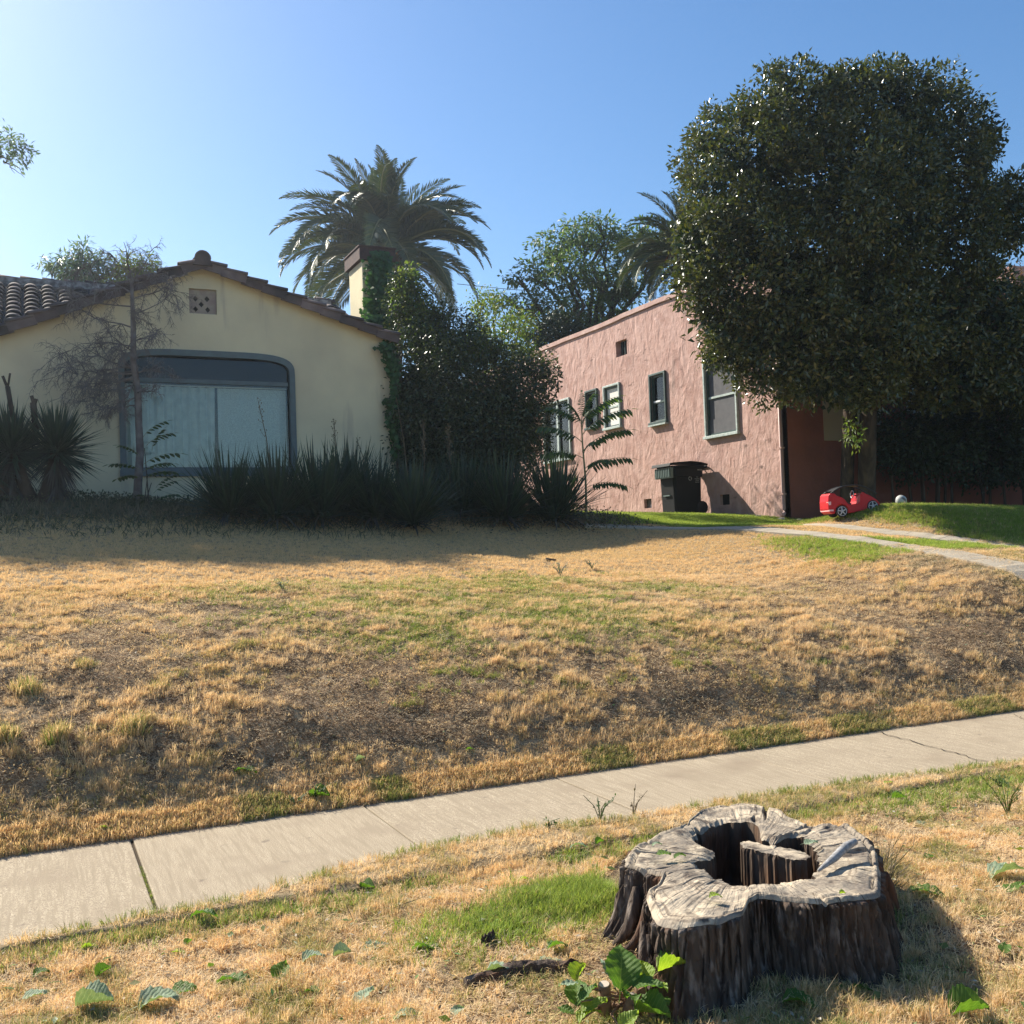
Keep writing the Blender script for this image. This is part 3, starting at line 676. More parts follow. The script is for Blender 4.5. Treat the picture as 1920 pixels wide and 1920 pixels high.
cc = atV(1893, 512, 17.5); MB().box((cc[0]-.25, 17.2, PT-.45), (cc[0]+.25, 17.8, atV(1893, 505, 17.5)[2])).build('chimney', MT['pink'], ph)
# downpipe at the corner
dp = MB(); px_, py_ = PU-.05, PV-.055
dp.tube([(px_, py_, 6.2), (px_, py_, 2.12), (px_-.02, py_-.03, 2.05), (px_-.12, py_-.10, 1.99)], .038, 10)
dpo = dp.build('downpipe', MT['pipe'], ph, True)
for z in (2.4, 3.3, 4.2, 5.1): MB().box((px_-.045, py_-.045, z), (px_+.045, PV-.002, z+.03)).build('pipe_strap', MT['pipe'], dpo)

# ------------------------------------------------------------------ foliage builders
def unit(v): return v/np.maximum(np.linalg.norm(v, axis=-1, keepdims=True), 1e-9)
def leaves(P, D, N, ln, wd, fold=.18, curl=.12):
    """P base points, D directions, N normals -> folded pointed leaves of two triangles pairs"""
    D = unit(D); X = unit(np.cross(D, N)); N = np.cross(X, D)
    ln = np.broadcast_to(np.asarray(ln, float).reshape(-1, 1), (len(P), 1)); wd = np.broadcast_to(np.asarray(wd, float).reshape(-1, 1), (len(P), 1))
    a = P; b = P+D*ln*.45+X*wd*.5+N*wd*fold-N*ln*curl*.45; c = P+D*ln-N*ln*curl; d = P+D*ln*.45-X*wd*.5+N*wd*fold-N*ln*curl*.45
    V = np.stack([a, b, c, d], 1).reshape(-1, 3); i = np.arange(len(P))*4
    F = np.concatenate([np.stack([i, i+1, i+2], 1), np.stack([i, i+2, i+3], 1)])
    return V, F
def sph(n, rng=rg):
    v = rng.normal(size=(n, 3)); return unit(v)
def crown_pts(blobs, nclump, nleaf, cr_, seed, inner=.25, flat=1.0):
    r = np.random.default_rng(seed); w = np.array([b[1][0]*b[1][2] for b in blobs]); w = w/w.sum()
    PP = []; DD = []
    for bi, (c, rad) in enumerate(blobs):
        n = max(3, int(nclump*w[bi])); d = sph(n, r); rr = np.where(r.random(n) < inner, r.uniform(.3, .85, n), r.uniform(.84, 1.06, n))
        cc = np.array(c)+d*np.array(rad)*rr[:, None]
        keep = np.ones(n, bool)
        for bj, (c2, r2) in enumerate(blobs):
            if bj != bi: keep &= (np.linalg.norm((cc-np.array(c2))/np.array(r2), axis=1) > .72)
        cc = cc[keep]; d = d[keep]; n = len(cc)
        k = r.poisson(nleaf, n)+2; idx = np.repeat(np.arange(n), k)
        o = sph(len(idx), r)*(r.random((len(idx), 1))**.45); o[:, 2] *= flat
        p = cc[idx]+o*cr_*r.uniform(.6, 1.25, n)[idx][:, None]
        PP.append(p); DD.append(unit(o*1.0+d[idx]*.55+r.normal(size=o.shape)*.35))
    return np.concatenate(PP), np.concatenate(DD)
def crown(name, blobs, nclump, nleaf, cr_, ln, wd, m, parent, seed=1, droop=-.25, inner=.25, flat=1.0, up=.5):
    P, D = crown_pts(blobs, nclump, nleaf, cr_, seed, inner, flat); r = np.random.default_rng(seed+99)
    O_ = D.copy(); D = unit(D*.8+sph(len(P), r)*.7); D[:, 2] += droop; N = unit(O_*.55+sph(len(P), r)*.55+np.array([0, 0, up])); s = r.uniform(.7, 1.25, len(P))
    V, F = leaves(P, D, N, ln*s, wd*s)
    return obj(name, V, F, m, parent)
def limb(m, a, b, r0_, r1_, n=7, wob=.12, sides=7, seed=0):
    r = random.Random(seed); a = Vector(a); b = Vector(b); L_ = (b-a).length; P = []
    for i in range(n+1):
        t = i/n; o = Vector((r.uniform(-1, 1), r.uniform(-1, 1), r.uniform(-.5, .5)))*wob*L_*math.sin(PI*t)*.5
        P.append(a.lerp(b, t)+o+Vector((0, 0, .08*L_*math.sin(PI*t))))
    m.tube(P, [r0_+(r1_-r0_)*i/n for i in range(n+1)], sides); return P
def B(x, y, rpx, d, ry=None, rd=None):
    """a crown lobe from its centre and radius in the picture and its distance"""
    c = atD(x, y, d); r = rpx*d/1925; return (c, (r, rd*r if rd else r*.9, (ry or rpx)*d/1925))

# ------------------------------------------------------------------ big glossy tree on the right
bt0 = np.array([14.45, 14.9, 0.]); bt0[2] = gz(bt0)-.05
tr = empty('evergreen_tree', bt0, 'large dark glossy-leaved tree standing before the pink house above the red toy car', 'tree')
TD = 18.6
blobs = [B(1400, 330, 135, TD-.4), B(1345, 470, 85, TD-.9), B(1490, 230, 100, TD-.2), B(1640, 238, 118, TD+.2), B(1740, 270, 110, TD+.4), B(1600, 400, 180, TD-.3), B(1450, 520, 150, TD-.8),
         B(1760, 440, 110, TD+.3), B(1600, 620, 170, TD-.4, 120), B(1470, 640, 110, TD-.9, 90), B(1560, 690, 130, TD-.6, 65), B(1700, 620, 140, TD+.1, 110), B(1420, 560, 120, TD-.8), B(1380, 640, 62, TD-1.0, 70),
         B(1830, 640, 120, TD+.4, 90), B(1920, 700, 90, TD+.6, 70), B(1790, 700, 90, TD+.1, 60), B(1860, 410, 55, TD+.5, 65), B(1895, 360, 30, TD+.5), B(1835, 250, 32, TD+.5, 55), B(1590, 180, 55, TD), B(1478, 195, 38, TD-.1), B(1700, 195, 65, TD+.2), B(1990, 640, 110, TD+.8, 110), B(1980, 560, 60, TD+.8, 50), B(1900, 420, 34, TD+.5, 50), B(1850, 560, 80, TD+.4, 60)]
rs_ = random.Random(3); sub = []
for c0, r0s in blobs[:20]:
    for k in range(6):
        d_ = Vector([rs_.gauss(0, 1) for _ in range(3)]).normalized(); q_ = rs_.uniform(.20, .38); sub.append((np.array([c0[j]+d_[j]*r0s[j]*.98 for j in range(3)]), tuple(r0s[j]*q_ for j in range(3))))
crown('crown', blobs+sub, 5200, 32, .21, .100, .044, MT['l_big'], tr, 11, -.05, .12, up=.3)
crown('shade_fill_foliage', [(c, tuple(q*.72 for q in r_)) for c, r_ in blobs], 1100, 24, .4, .15, .08, MT['l_dark'], tr, 13, -.1, .6)  # darker leaf colour paints the shade deep inside the crown
m = MB()
bp = Vector(bt0); tops = [atD(1480, 420, TD-.4), atD(1600, 330, TD), atD(1740, 380, TD+.3), atD(1830, 600, TD+.3), atD(1420, 560, TD-.8), atD(1700, 560, TD+.1), atD(1870, 420, TD+.5)]
f_ = Vector(atD(1628, 770, 18.95)); P = [bp, bp.lerp(f_, .25), bp.lerp(f_, .6), f_]
m.tube([bp+Vector((0, 0, -.2)), bp+Vector((.02, 0, .15)), bp.lerp(f_, .3), bp.lerp(f_, .65), f_], [.27, .20, .165, .16, .15], 14)
b2 = bp+Vector((-.28, .15, 0)); m.tube([b2+Vector((0, 0, -.2)), b2+Vector((0, 0, .8)), Vector(atD(1592, 760, 19.1))], [.17, .13, .11], 10)
for i, tpt in enumerate(tops): limb(m, f_, tpt, .12, .03, seed=i)
m.build('trunk', MT['bark'], tr, True)
mm = MB(); r = random.Random(5)
for i in range(60):
    c, rad = r.choice(blobs); d = Vector([r.gauss(0, 1) for _ in range(3)]).normalized(); e = Vector([c[k]+d[k]*rad[k]*1.0 for k in range(3)]); limb(mm, Vector(c), e, .025, .006, 5, .15, 4, i)
mm.build('branches', MT['bark'], tr)
sp = atD(1602, 800, 18.7)
crown('trunk_sprout', [(sp, (.16, .16, .35))], 20, 8, .12, .10, .035, MT['l_bright'], tr, 5)

# hedge below the windows of the pink house and shrubs beside
hg = empty('hedge', (17.6, 15.2, gz((17.6, 15.2))), 'dark clipped hedge along the shaded front wall behind the tree', 'hedge')
hb = [B(1700, 835, 60, 20.3, 65), B(1770, 830, 70, 20.6, 75), B(1850, 820, 80, 21, 85), B(1930, 810, 80, 21.3, 95), B(2010, 810, 80, 21.5, 95)]
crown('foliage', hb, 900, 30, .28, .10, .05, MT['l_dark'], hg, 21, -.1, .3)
m = MB()
for i, (c, rad) in enumerate(hb):
    for k in range(4):
        q = (c[0]+random.uniform(-.4, .4), c[1]+random.uniform(-.1, .2)); m.tube([(q[0], q[1], gz(q)-.05), (q[0]+random.uniform(-.2, .2), q[1], c[2])], [.035, .02], 6)
m.build('stems', MT['bark'], hg)

# shrub with red new leaves on the far right roof edge
rs = atD(1915, 515, 21.8); o = empty('red_tipped_shrub', (rs[0], rs[1], PT-.4), 'rust-tinted bushy plant showing above the parapet beside the pink chimney', 'shrub')
MT['l_rust'] = leafm('rusty_leaf', [(.16, .06, .04), (.10, .08, .03), (.22, .09, .06)], .5, .4, .3)
crown('foliage', [(rs+np.array([0, 0, -.25]), (.45, .4, .45)), (rs+np.array([.5, 0, -.3]), (.5, .4, .5))], 60, 16, .16, .07, .03, MT['l_rust'], o, 3)
MB().tube([(rs[0], rs[1], PT-.5), (rs[0], rs[1], rs[2])], .03, 6).build('stem', MT['bark'], o)

# ------------------------------------------------------------------ big shrub between the houses
sc_ = G(850, 980); sh = empty('tall_shrub', (7.7, 18.7, gz((7.7, 18.7))), 'tall dense broadleaf shrub filling the gap beside the yellow house', 'shrub')
SD = 19.2
sb = [B(745, 570, 14, SD+.8, 20), B(830, 585, 16, SD+.5, 16), B(870, 618, 18, SD+.3, 14), B(780, 600, 42, SD+.8, 60), B(760, 540, 26, SD+.9, 26), B(800, 690, 80, SD+.3, 80), B(880, 720, 90, SD), B(950, 730, 70, SD-.2, 75), B(820, 800, 95, SD, 100), B(920, 820, 100, SD-.3, 95), B(980, 780, 52, SD-.5, 75), B(850, 630, 55, SD+.5, 50), B(780, 880, 60, SD+.2, 80), B(870, 900, 80, SD-.1, 80), B(1008, 700, 30, SD-.2, 25)]
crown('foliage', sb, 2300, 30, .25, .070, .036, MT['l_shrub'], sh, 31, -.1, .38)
crown('sun_painted_top_foliage', [B(768, 565, 26, SD+.7, 40), B(790, 590, 20, SD+.6, 25), B(800, 620, 34, SD+.5, 40), B(765, 520, 16, SD+.9, 16), B(840, 660, 40, SD+.3, 30), B(900, 660, 36, SD, 20)], 330, 20, .2, .075, .04, MT['l_bright'], sh, 62, -.1, .2)  # lighter leaf colour paints sunlight onto the top of the shrub
m = MB(); base = Vector((7.7, 18.7, gz((7.7, 18.7))-.1))
for i, (c, rad) in enumerate(sb): limb(m, base+Vector((random.uniform(-.5, .5), random.uniform(-.2, .2), 0)), c, .06, .015, seed=i+40, sides=5)
tw = atD(1045, 690, SD-.5); 
for k in range(5): limb(m, atD(990, 740-k*10, SD-.4), atD(1035+k*3, 715-k*16, SD-.5), .01, .003, 4, .1, 4, k+77)
m.build('branches', MT['bark'], sh)
crown('outlying_sprays', [B(1040, 712, 14, SD-.5, 22), B(1022, 690, 10, SD-.5, 12), B(1045, 745, 10, SD-.5, 8)], 26, 7, .09, .08, .035, MT['l_shrub'], sh, 8)

# loose lighter bush further back in the gap
crown('shade_fill_foliage', [B(800, 800, 55, SD+.6, 150), B(880, 820, 75, SD+.5, 120), B(945, 800, 60, SD+.2, 90), B(800, 640, 30, SD+.9, 50), B(770, 850, 40, SD+.2, 90), B(830, 880, 60, SD, 80)], 800, 34, .3, .11, .07, MT['l_dark'], sh, 61, -.1, .9)  # fill of dark leaves, the shrub's inner shade put into their colour
o = empty('light_shrub', (9.6, 22, gz((9.6, 22))), 'loose sunlit yellow-green tree in the gap left of the pink house', 'tree')
lb = [B(925, 600, 45, 23, 40), B(960, 640, 40, 22, 40), B(905, 560, 25, 23.5, 20), B(985, 670, 28, 21.5, 28), B(915, 660, 50, 22, 45), B(975, 610, 30, 24, 22)]
crown('crown', lb, 300, 15, .26, .09, .04, MT['l_bright'], o, 17, -.2, .2)
m = MB(); 
for i, (c, rad) in enumerate(lb): limb(m, (9.6, 22, gz((9.6, 22))), c, .08, .02, seed=i+90)
m.build('trunk', MT['bark'], o)

# ------------------------------------------------------------------ far trees
def tree(name, label, base, blobs, ncl, nl, clr, ln, wd, m_, seed, trunk_r=.2, flat=.7, droop=-.3, cat='tree', inner=.3):
    b = np.array([base[0], base[1], gz(base)-.1]); o = empty(name, b, label, cat)
    crown('crown', blobs, ncl, nl, clr, ln, wd, m_, o, seed, droop, inner, flat)
    mm = MB(); mid = Vector(b)+Vector((0, 0, 1.0))*(max(.5, np.mean([q[0][2] for q in blobs])-b[2])*.45)
    mm.tube([Vector(b), Vector(b).lerp(mid, .5), mid], [trunk_r, trunk_r*.8, trunk_r*.7], 9)
    for i, (c, rad) in enumerate(blobs):
        P = limb(mm, mid, c, trunk_r*.5, trunk_r*.1, seed=seed*10+i, sides=5)
        for k in range(3):
            d = Vector(sph(1)[0]); limb(mm, P[-2], Vector(c)+Vector([d[j]*rad[j] for j in range(3)]), trunk_r*.12, trunk_r*.04, 4, .1, 4, seed*33+i*3+k)
    mm.build('trunk', MT['bark'], o, True); return o
D1 = 38
tb = [B(1040, 460, 38, D1, 26), B(1090, 440, 45, D1, 26), B(1140, 455, 45, D1, 30), B(1010, 510, 40, D1, 22), B(1070, 510, 50, D1-1, 28), B(1130, 520, 50, D1, 32), B(985, 570, 32, D1, 20), B(1040, 570, 48, D1, 24), B(1110, 585, 50, D1, 30),
      B(1180, 520, 34, D1, 34), B(1160, 580, 40, D1, 30), B(1020, 620, 40, D1, 20), B(1205, 425, 18, D1, 12), B(1125, 418, 26, D1, 12), B(1190, 455, 32, D1, 25), B(1230, 480, 30, D1), B(970, 520, 16, D1, 10), B(950, 560, 16, D1, 10), B(1080, 640, 50, D1, 20)]
tree('broadleaf_tree', 'spreading mid-green tree with airy layered foliage behind the pink house', atD(1120, 960, D1), tb, 560, 22, .42, .20, .075, MT['l_far'], 41, .3, .55)
tree('conifer_shrub', 'small dark dense tree just behind the pink parapet', atD(1050, 960, 33), [B(1050, 625, 40, 33, 35), B(1035, 655, 48, 33, 30), B(1075, 640, 32, 33, 28)], 230, 26, .35, .16, .06, MT['l_dark'], 43, .12)
D2 = 30
tree('feathery_tree', 'pale feathery tree top rising above the left tiled ridge', atD(150, 960, D2), [B(160, 490, 26, D2, 22), B(120, 498, 26, D2, 14), B(150, 515, 45, D2, 16), B(185, 505, 22, D2, 16), B(95, 492, 14, D2, 8), B(155, 468, 12, D2, 10)], 190, 11, .26, .20, .05, MT['l_euc'], 45, .12, 1, -.5)
tree('rounded_tree', 'small rounded yellow-green tree top directly behind the leafless tree', atD(245, 960, D2), [B(245, 505, 32, D2, 20), B(240, 520, 35, D2, 14), B(275, 498, 16, D2, 12)], 120, 13, .24, .17, .05, MT['l_bright'], 46, .1, 1, -.4)
# tree off to the left whose branch tip hangs into the view; its unseen crown is shaped to shade the left lawn
tl_ = [((-3.6, 24.8, 12.0), (1.7, 1.0, .6)), ((-5.6, 24.9, 12.0), (1.8, 1.1, .7)), ((-7.6, 25, 12.0), (1.8, 1.1, .7)), ((-2.0, 25.0, 12.2), (.9, .9, .5)), B(-70, 280, 40, 24.6, 30)]
crn = tree('street_tree', 'leafy branch end of a tall tree reaching in at the left edge of the sky', (-9, 27), tl_, 1500, 26, .28, .15, .06, MT['l_mid'], 48, .22, 1, -.4)
crown('branch_tip_foliage', [B(0, 275, 34, 24.6, 24), B(30, 283, 24, 24.6, 26), B(14, 260, 24, 24.6, 12), B(44, 292, 12, 24.6, 18)], 60, 11, .22, .13, .05, MT['l_euc'], crn, 49, -.3, .3)
m = MB(); P0 = Vector(atD(-30, 290, 24.3))
for a, b in (((8, 303), (28, 325)), ((18, 313), (46, 333)), ((12, 306), (40, 318))): limb(m, atD(*a, 24.5), atD(*b, 24.5), .014, .005, 5, .15, 4, a[0])
limb(m, P0, atD(18, 300, 24.5), .04, .012, 6, .1, 5, 3); m.build('twigs', MT['bark'], crn)

# ------------------------------------------------------------------ palms
def frond_mesh(name, phi0, bend, Ln, seed, npair=88, wid=.58):
    r = random.Random(seed); seg = 16; P = []; T = []; x = z = 0
    for i in range(seg+1):
        t = i/seg; ph = phi0-bend*t**1.35; P.append(Vector((x, 0, z))); T.append(Vector((math.cos(ph), 0, math.sin(ph)))); x += math.cos(ph)*Ln/seg; z += math.sin(ph)*Ln/seg
    m = MB(); m.tube(P, [.012*(1-.8*i/seg) for i in range(seg+1)], 4); nr = len(m.F)
    for k in range(npair):
        t = .14+.86*k/npair; f = t*seg; i = min(int(f), seg-1); p = P[i].lerp(P[i+1], f-i); tg = T[i].lerp(T[i+1], f-i).normalized(); nn = Vector((-tg.z, 0, tg.x))
        ln = wid*(math.sin(PI*min(1, .22+t*.78))**.6)*(1 if t < .9 else .8)*r.uniform(.85, 1.1)
        for s in (-1, 1):
            d = (tg*(.62+.35*t)+Vector((0, s, 0))*.85+nn*r.uniform(.1, .5)).normalized(); e = p+d*ln+Vector((0, 0, -.10*ln)); w = tg*.0075
            mid = p+d*ln*.5+Vector((0, 0, .0))
            m.add([p, mid+w, e, mid-w], [(0, 1, 2), (0, 2, 3)])
    me = mesh_from(name, m.V, m.F, MT['l_palm']); me.materials.append(MT['rachis'])
    for i in range(nr): me.polygons[i].material_index = 1
    return me
FR = [frond_mesh('frond', math.radians(a), math.radians(b), 1, i, wid=.17) for i, (a, b) in enumerate([(86, 28), (74, 62), (60, 90), (46, 105), (30, 110), (12, 100), (-8, 80), (-32, 50)])]
for me in FR:   # widen leaflets: unit frond is scaled by its length later
    pass
def palm(label, base_xy, top, R, n, seed, trunk_r=.38):
    r = random.Random(seed); b = (base_xy[0], base_xy[1], gz(base_xy)-.1); o = empty('palm_tree', b, label, 'palm tree')
    m = MB(); nn = 14; m.tube([Vector(b).lerp(Vector(top), i/nn) for i in range(nn+1)], [trunk_r*(1+.08*(i % 2))*(1 if i < nn-2 else 1.35) for i in range(nn+1)], 14); m.build('trunk', MT['palmbase'], o)
    m = MB()
    for k in range(46):
        a = r.uniform(0, 2*PI); h = r.uniform(-.75, .25); p = Vector(top)+Vector((math.cos(a)*trunk_r*1.1, math.sin(a)*trunk_r*1.1, h)); q = p+Vector((math.cos(a)*.25, math.sin(a)*.25, .42)); m.tube([p, q], [.07, .02], 4)
    m.build('frond_boots', MT['palmbase'], o)
    m = MB()
    for k in range(26):
        a = r.uniform(0, 2*PI); l = r.uniform(.5, .9); p = Vector(top)+Vector((0, 0, .1)); m.tube([p, p+Vector((math.cos(a)*l*.6, math.sin(a)*l*.6, .25)), p+Vector((math.cos(a)*l, math.sin(a)*l, -.25))], [.03, .02, .035], 4)
    m.build('fruit_stalks', MT['dates'], o)
    lv = [(0, .07), (1, .15), (2, .18), (3, .18), (4, .16), (5, .12), (6, .08), (7, .06)]; ga = 0
    for vi, frac in lv:
        k = max(2, round(n*frac))
        for i in range(k):
            ga += 2.39996+r.uniform(-.2, .2); sc = R*r.uniform(.88, 1.08)*(.80, .88, .98, 1.04, 1.04, 1.0, .85, .8)[vi]
            mt = Matrix.Translation(Vector(top)+Vector((math.cos(ga)*.12, math.sin(ga)*.12, r.uniform(0, .25)-.05*vi))) @ Matrix.Rotation(ga, 4, 'Z') @ Matrix.Rotation(r.uniform(-.09, .09), 4, 'Y') @ Matrix.Rotation(r.uniform(-.5, .5), 4, 'X') @ Matrix.Diagonal((sc, sc, sc, 1))
            ob = bpy.data.objects.new('frond', FR[vi]); lo, ro, s3 = (Matrix.Translation(-Vector(b)) @ mt).decompose(); ob.location = lo; ob.rotation_euler = ro.to_euler(); ob.scale = s3
            COL.objects.link(ob); ob.parent = o
    return o
pt = atD(722, 478, 42); palm('tall date palm with full arching crown directly behind the chimney', (pt[0], pt[1]), pt, 4.85, 92, 1, .55)
pt = atD(1292, 478, 34); palm('date palm half hidden between the pink parapet and the big dark tree', (pt[0], pt[1]), pt, 2.75, 80, 2)

# ------------------------------------------------------------------ ivy on the chimney and corner
iv = empty('ivy_vine', (UR+.02, YV-.05, gz((UR, YV))), 'green ivy climbing the chimney and hanging at the yellow corner', 'vine')
P = []; r = np.random.default_rng(3)
def ivy_patch(x0, y0, x1, y1, v, n, w0, w1):
    for _ in range(n):
        t = r.random(); w = w0+(w1-w0)*t; P.append(atV(x0+(x1-x0)*t+r.normal()*w, y0+(y1-y0)*t, v-abs(r.normal())*.10))
ivy_patch(712, 470, 706, 600, cv0-.05, 1500, 9, 11); ivy_patch(718, 490, 720, 640, cv0-.08, 900, 7, 10); ivy_patch(706, 590, 718, 640, cv0-.25, 700, 12, 10)
ivy_patch(722, 640, 740, 700, YV-.03, 320, 6, 6); ivy_patch(738, 700, 741, 860, YV-.03, 330, 3, 4); ivy_patch(727, 745, 732, 800, YV-.03, 80, 3, 4)
P = np.array(P); D = unit(np.stack([r.normal(size=len(P))*.5, -np.ones(len(P))*.5, -np.ones(len(P))*.9+r.normal(size=len(P))*.5], 1)); N = unit(np.stack([r.normal(size=len(P))*.4, -np.ones(len(P)), .6+r.normal(size=len(P))*.3], 1))
V, F = leaves(P, D, N, .10*r.uniform(.6, 1.2, len(P)), .095, .12); obj('foliage', V, F, MT['l_ivy'], iv)
m = MB(); m.tube([(UR+.03, YV-.03, gz((UR, YV))), (UR+.0, YV-.03, 3.6), (UR+.03, YV-.03, 4.9), (UR-.02, YV-.1, 5.3)], [.03, .02, .015, .01], 6); m.tube([Vector(atV(708, 620, cv0-.04)), Vector(atV(712, 480, cv0-.04))], [.02, .01], 5); m.build('stems', MT['bark'], iv)

# ------------------------------------------------------------------ leafless tree
dt = Vector((0, 0, 0)); db = G(258, 962); DV = 17.0
def dv(x, y, v=DV): return Vector(atV(x, y, v))
db = dv(258, 955); db.z = gz(db)-.03
lt = empty('bare_tree', db, 'leafless grey tree with drooping tangled twigs in front of the arched window', 'tree')
tp = [db, dv(259, 905), dv(263, 850), dv(260, 790), dv(258, 730), dv(250, 680), dv(250, 620), dv(248, 560), dv(247, 525)]
m = MB(); m.tube(tp, [.075, .065, .06, .055, .055, .05, .042, .03, .02], 9); tk = m.build('trunk', MT['paletwig'], lt, True)
m = MB(); R_ = random.Random(4)
def twig(p, d, ln, r, lev):
    n = 5 if lev < 2 else 4; P = [p]; q = p.copy(); dd = d.copy()
    for i in range(n):
        dd = (dd+Vector((R_.gauss(0, .22), R_.gauss(0, .22), R_.gauss(0, .18)-.06*lev))).normalized(); q = q+dd*ln/n; P.append(q.copy())
    m.tube(P, [r*(1-.75*i/n) for i in range(n+1)], 4 if lev < 2 else 3, False)
    if lev < 3:
        for k in range((9, 7, 5)[lev]):
            i = R_.randint(1, n); s = 1 if R_.random() < .5 else -1; side = dd.cross(Vector((R_.gauss(0, 1), R_.gauss(0, 1), R_.gauss(0, 1)))).normalized()
            e = (dd*.7+side*.8+Vector((0, 0, -.15))).normalized(); twig(P[i], e, ln*R_.uniform(.35, .6), r*.55, lev+1)
br = [(250, 690, (-1, -.3, .35), 1.05), (250, 650, (-1, -.2, .25), 1.15), (250, 640, (.9, -.3, .1), .9), (250, 615, (-1, .1, .2), 1.15), (249, 590, (.8, -.3, .4), .8), (249, 575, (-1, -.4, .1), 1.1), (249, 560, (.7, .1, .4), .9), (248, 550, (-.9, -.3, .35), .9), (248, 540, (-.5, -.4, .5), .8), (247, 528, (.55, 0, .8), .62), (247, 528, (-.5, -.1, .9), .5), (256, 760, (-.9, -.4, -.1), .55), (256, 745, (-.5, -.8, -.2), .5), (254, 735, (.8, -.3, -.1), .45), (252, 705, (-.6, -.7, -.5), .8), (252, 695, (-1, -.1, -.15), 1.0),
      (252, 700, (-.9, -.5, -.2), .95), (252, 710, (-.8, -.3, -.35), .95), (255, 700, (.9, -.4, .0), .6), (254, 720, (-.7, -.3, -.6), .9), (252, 680, (.3, -.9, .1), .5), (250, 600, (.2, -.9, .2), .5), (250, 660, (-.3, -1, 0), .7), (253, 715, (.2, -.6, -.6), .6), (247, 535, (.9, 0, .35), .75), (251, 690, (-1, 0, -.1), 1.1)]
for x, y, d, l in br:
    d = Vector(cr)*d[0]+Vector(cf)*d[1]+Vector((0, 0, 1))*d[2]; twig(dv(x, y), d.normalized(), l*.9, .016, 0)
for x, y, dx in ((258, 775, .5), (261, 790, -.4), (258, 770, -.5)): twig(dv(x, y), Vector((dx, -.2, .5)).normalized(), .14, .014, 3)
m.build('branches', MT['paletwig'], lt)
def pinnate(name, Ln, npair, lfl, lfw, droop=.6, arch=.5, seed=0, lmat='l_mid'):
    r = random.Random(seed); P = []; x = z = 0; seg = 10; a0 = .55
    for i in range(seg+1):
        P.append(Vector((x, 0, z))); a = a0-(a0+arch)*(i/seg); x += math.cos(a)*Ln/seg; z += math.sin(a)*Ln/seg
    m = MB(); m.tube(P, [.009*(1-.7*i/seg) for i in range(seg+1)], 4); nr = len(m.F)
    for k in range(npair*2+1):
        t = .2+.8*(k//2)/npair; f = min(t*seg, seg-.01); i = int(f); p = P[i].lerp(P[i+1], f-i); tg = (P[i+1]-P[i]).normalized(); s = -1 if k % 2 else 1
        d = (tg*.45+Vector((0, s*.75, -droop*r.uniform(.6, 1.3)))).normalized() if k < npair*2 else tg; l = lfl*r.uniform(.85, 1.1)*(1-.35*abs(t-.5)); sd = d.cross(Vector((0, 0, 1))).normalized() if abs(d.z) < .98 else Vector((0, 1, 0)); dn = Vector((0, 0, -.16*l))
        m.add([p, p+d*l*.3+sd*lfw*.5, p+d*l*.7+sd*lfw*.38+dn*.5, p+d*l+dn, p+d*l*.7-sd*lfw*.38+dn*.5, p+d*l*.3-sd*lfw*.5], [(0, 1, 2, 3), (0, 3, 4, 5)])
    me = mesh_from(name, m.V, m.F, MT[lmat]); me.materials.append(MT['rachis'])
    for i in range(nr): me.polygons[i].material_index = 1
    return me
CL = [pinnate('compound_leaf', 1.0, 13, .20, .062, .8, .35, i) for i in range(3)]
CS = [pinnate('compound_leaf', 1.0, 6, .26, .12, .35, .25, i+9) for i in range(2)]
def put_leaf(me, parent, p, az, el, sc, roll=0):
    o = bpy.data.objects.new('compound_leaf', me); o.location = Vector(p)-parent.location; o.rotation_euler = (Matrix.Rotation(az, 4, 'Z') @ Matrix.Rotation(-el, 4, 'Y') @ Matrix.Rotation(roll, 4, 'X')).to_euler(); o.scale = (sc,)*3
    COL.objects.link(o); o.parent = parent
az0 = math.atan2(cr[1], cr[0])
# fresh shoots at the foot of the leafless tree
for nm, xs, lab, pts in (('sapling', 300, 'leafy young shoots growing against the bare trunk over the window sill', [(275, 835, 0, .2, .42), (270, 870, .3, .1, .5), (268, 885, -.3, 0, .5), (262, 855, 3.0, .3, .35), (285, 845, .5, .9, .35), (262, 880, 3.2, 0, .42), (262, 895, 2.8, -.2, .40), (270, 895, -.1, -.1, .5), (268, 820, .1, .4, .4)]),
                         ('sapling', 290, 'thin low sapling growing between the bare trunk and the yucca row', [(288, 925, .2, .3, .36), (290, 940, -.2, 0, .4), (286, 935, 3.2, .1, .22), (292, 915, .3, .4, .33), (288, 945, 2.9, 0, .2)])):
    vv = 16.7; b = Vector(atV(xs-20, 955, vv)); b.z = gz(b); o = empty(nm, b, lab, 'sapling'); m = MB()
    m.tube([b, Vector(atV(pts[0][0]-4, 890 if nm == 'x' else (905 if xs == 290 else 840), vv))], [.012, .005], 5)
    if xs == 290: m.tube([b, Vector(atV(277, 888, vv))], [.01, .005], 5)
    m.build('stem', MT['bark'], o)
    for i, (x, y, a, el, sc) in enumerate(pts): put_leaf(CS[i % 2], o, atV(x, y, vv), az0+a, el, sc*1.15)
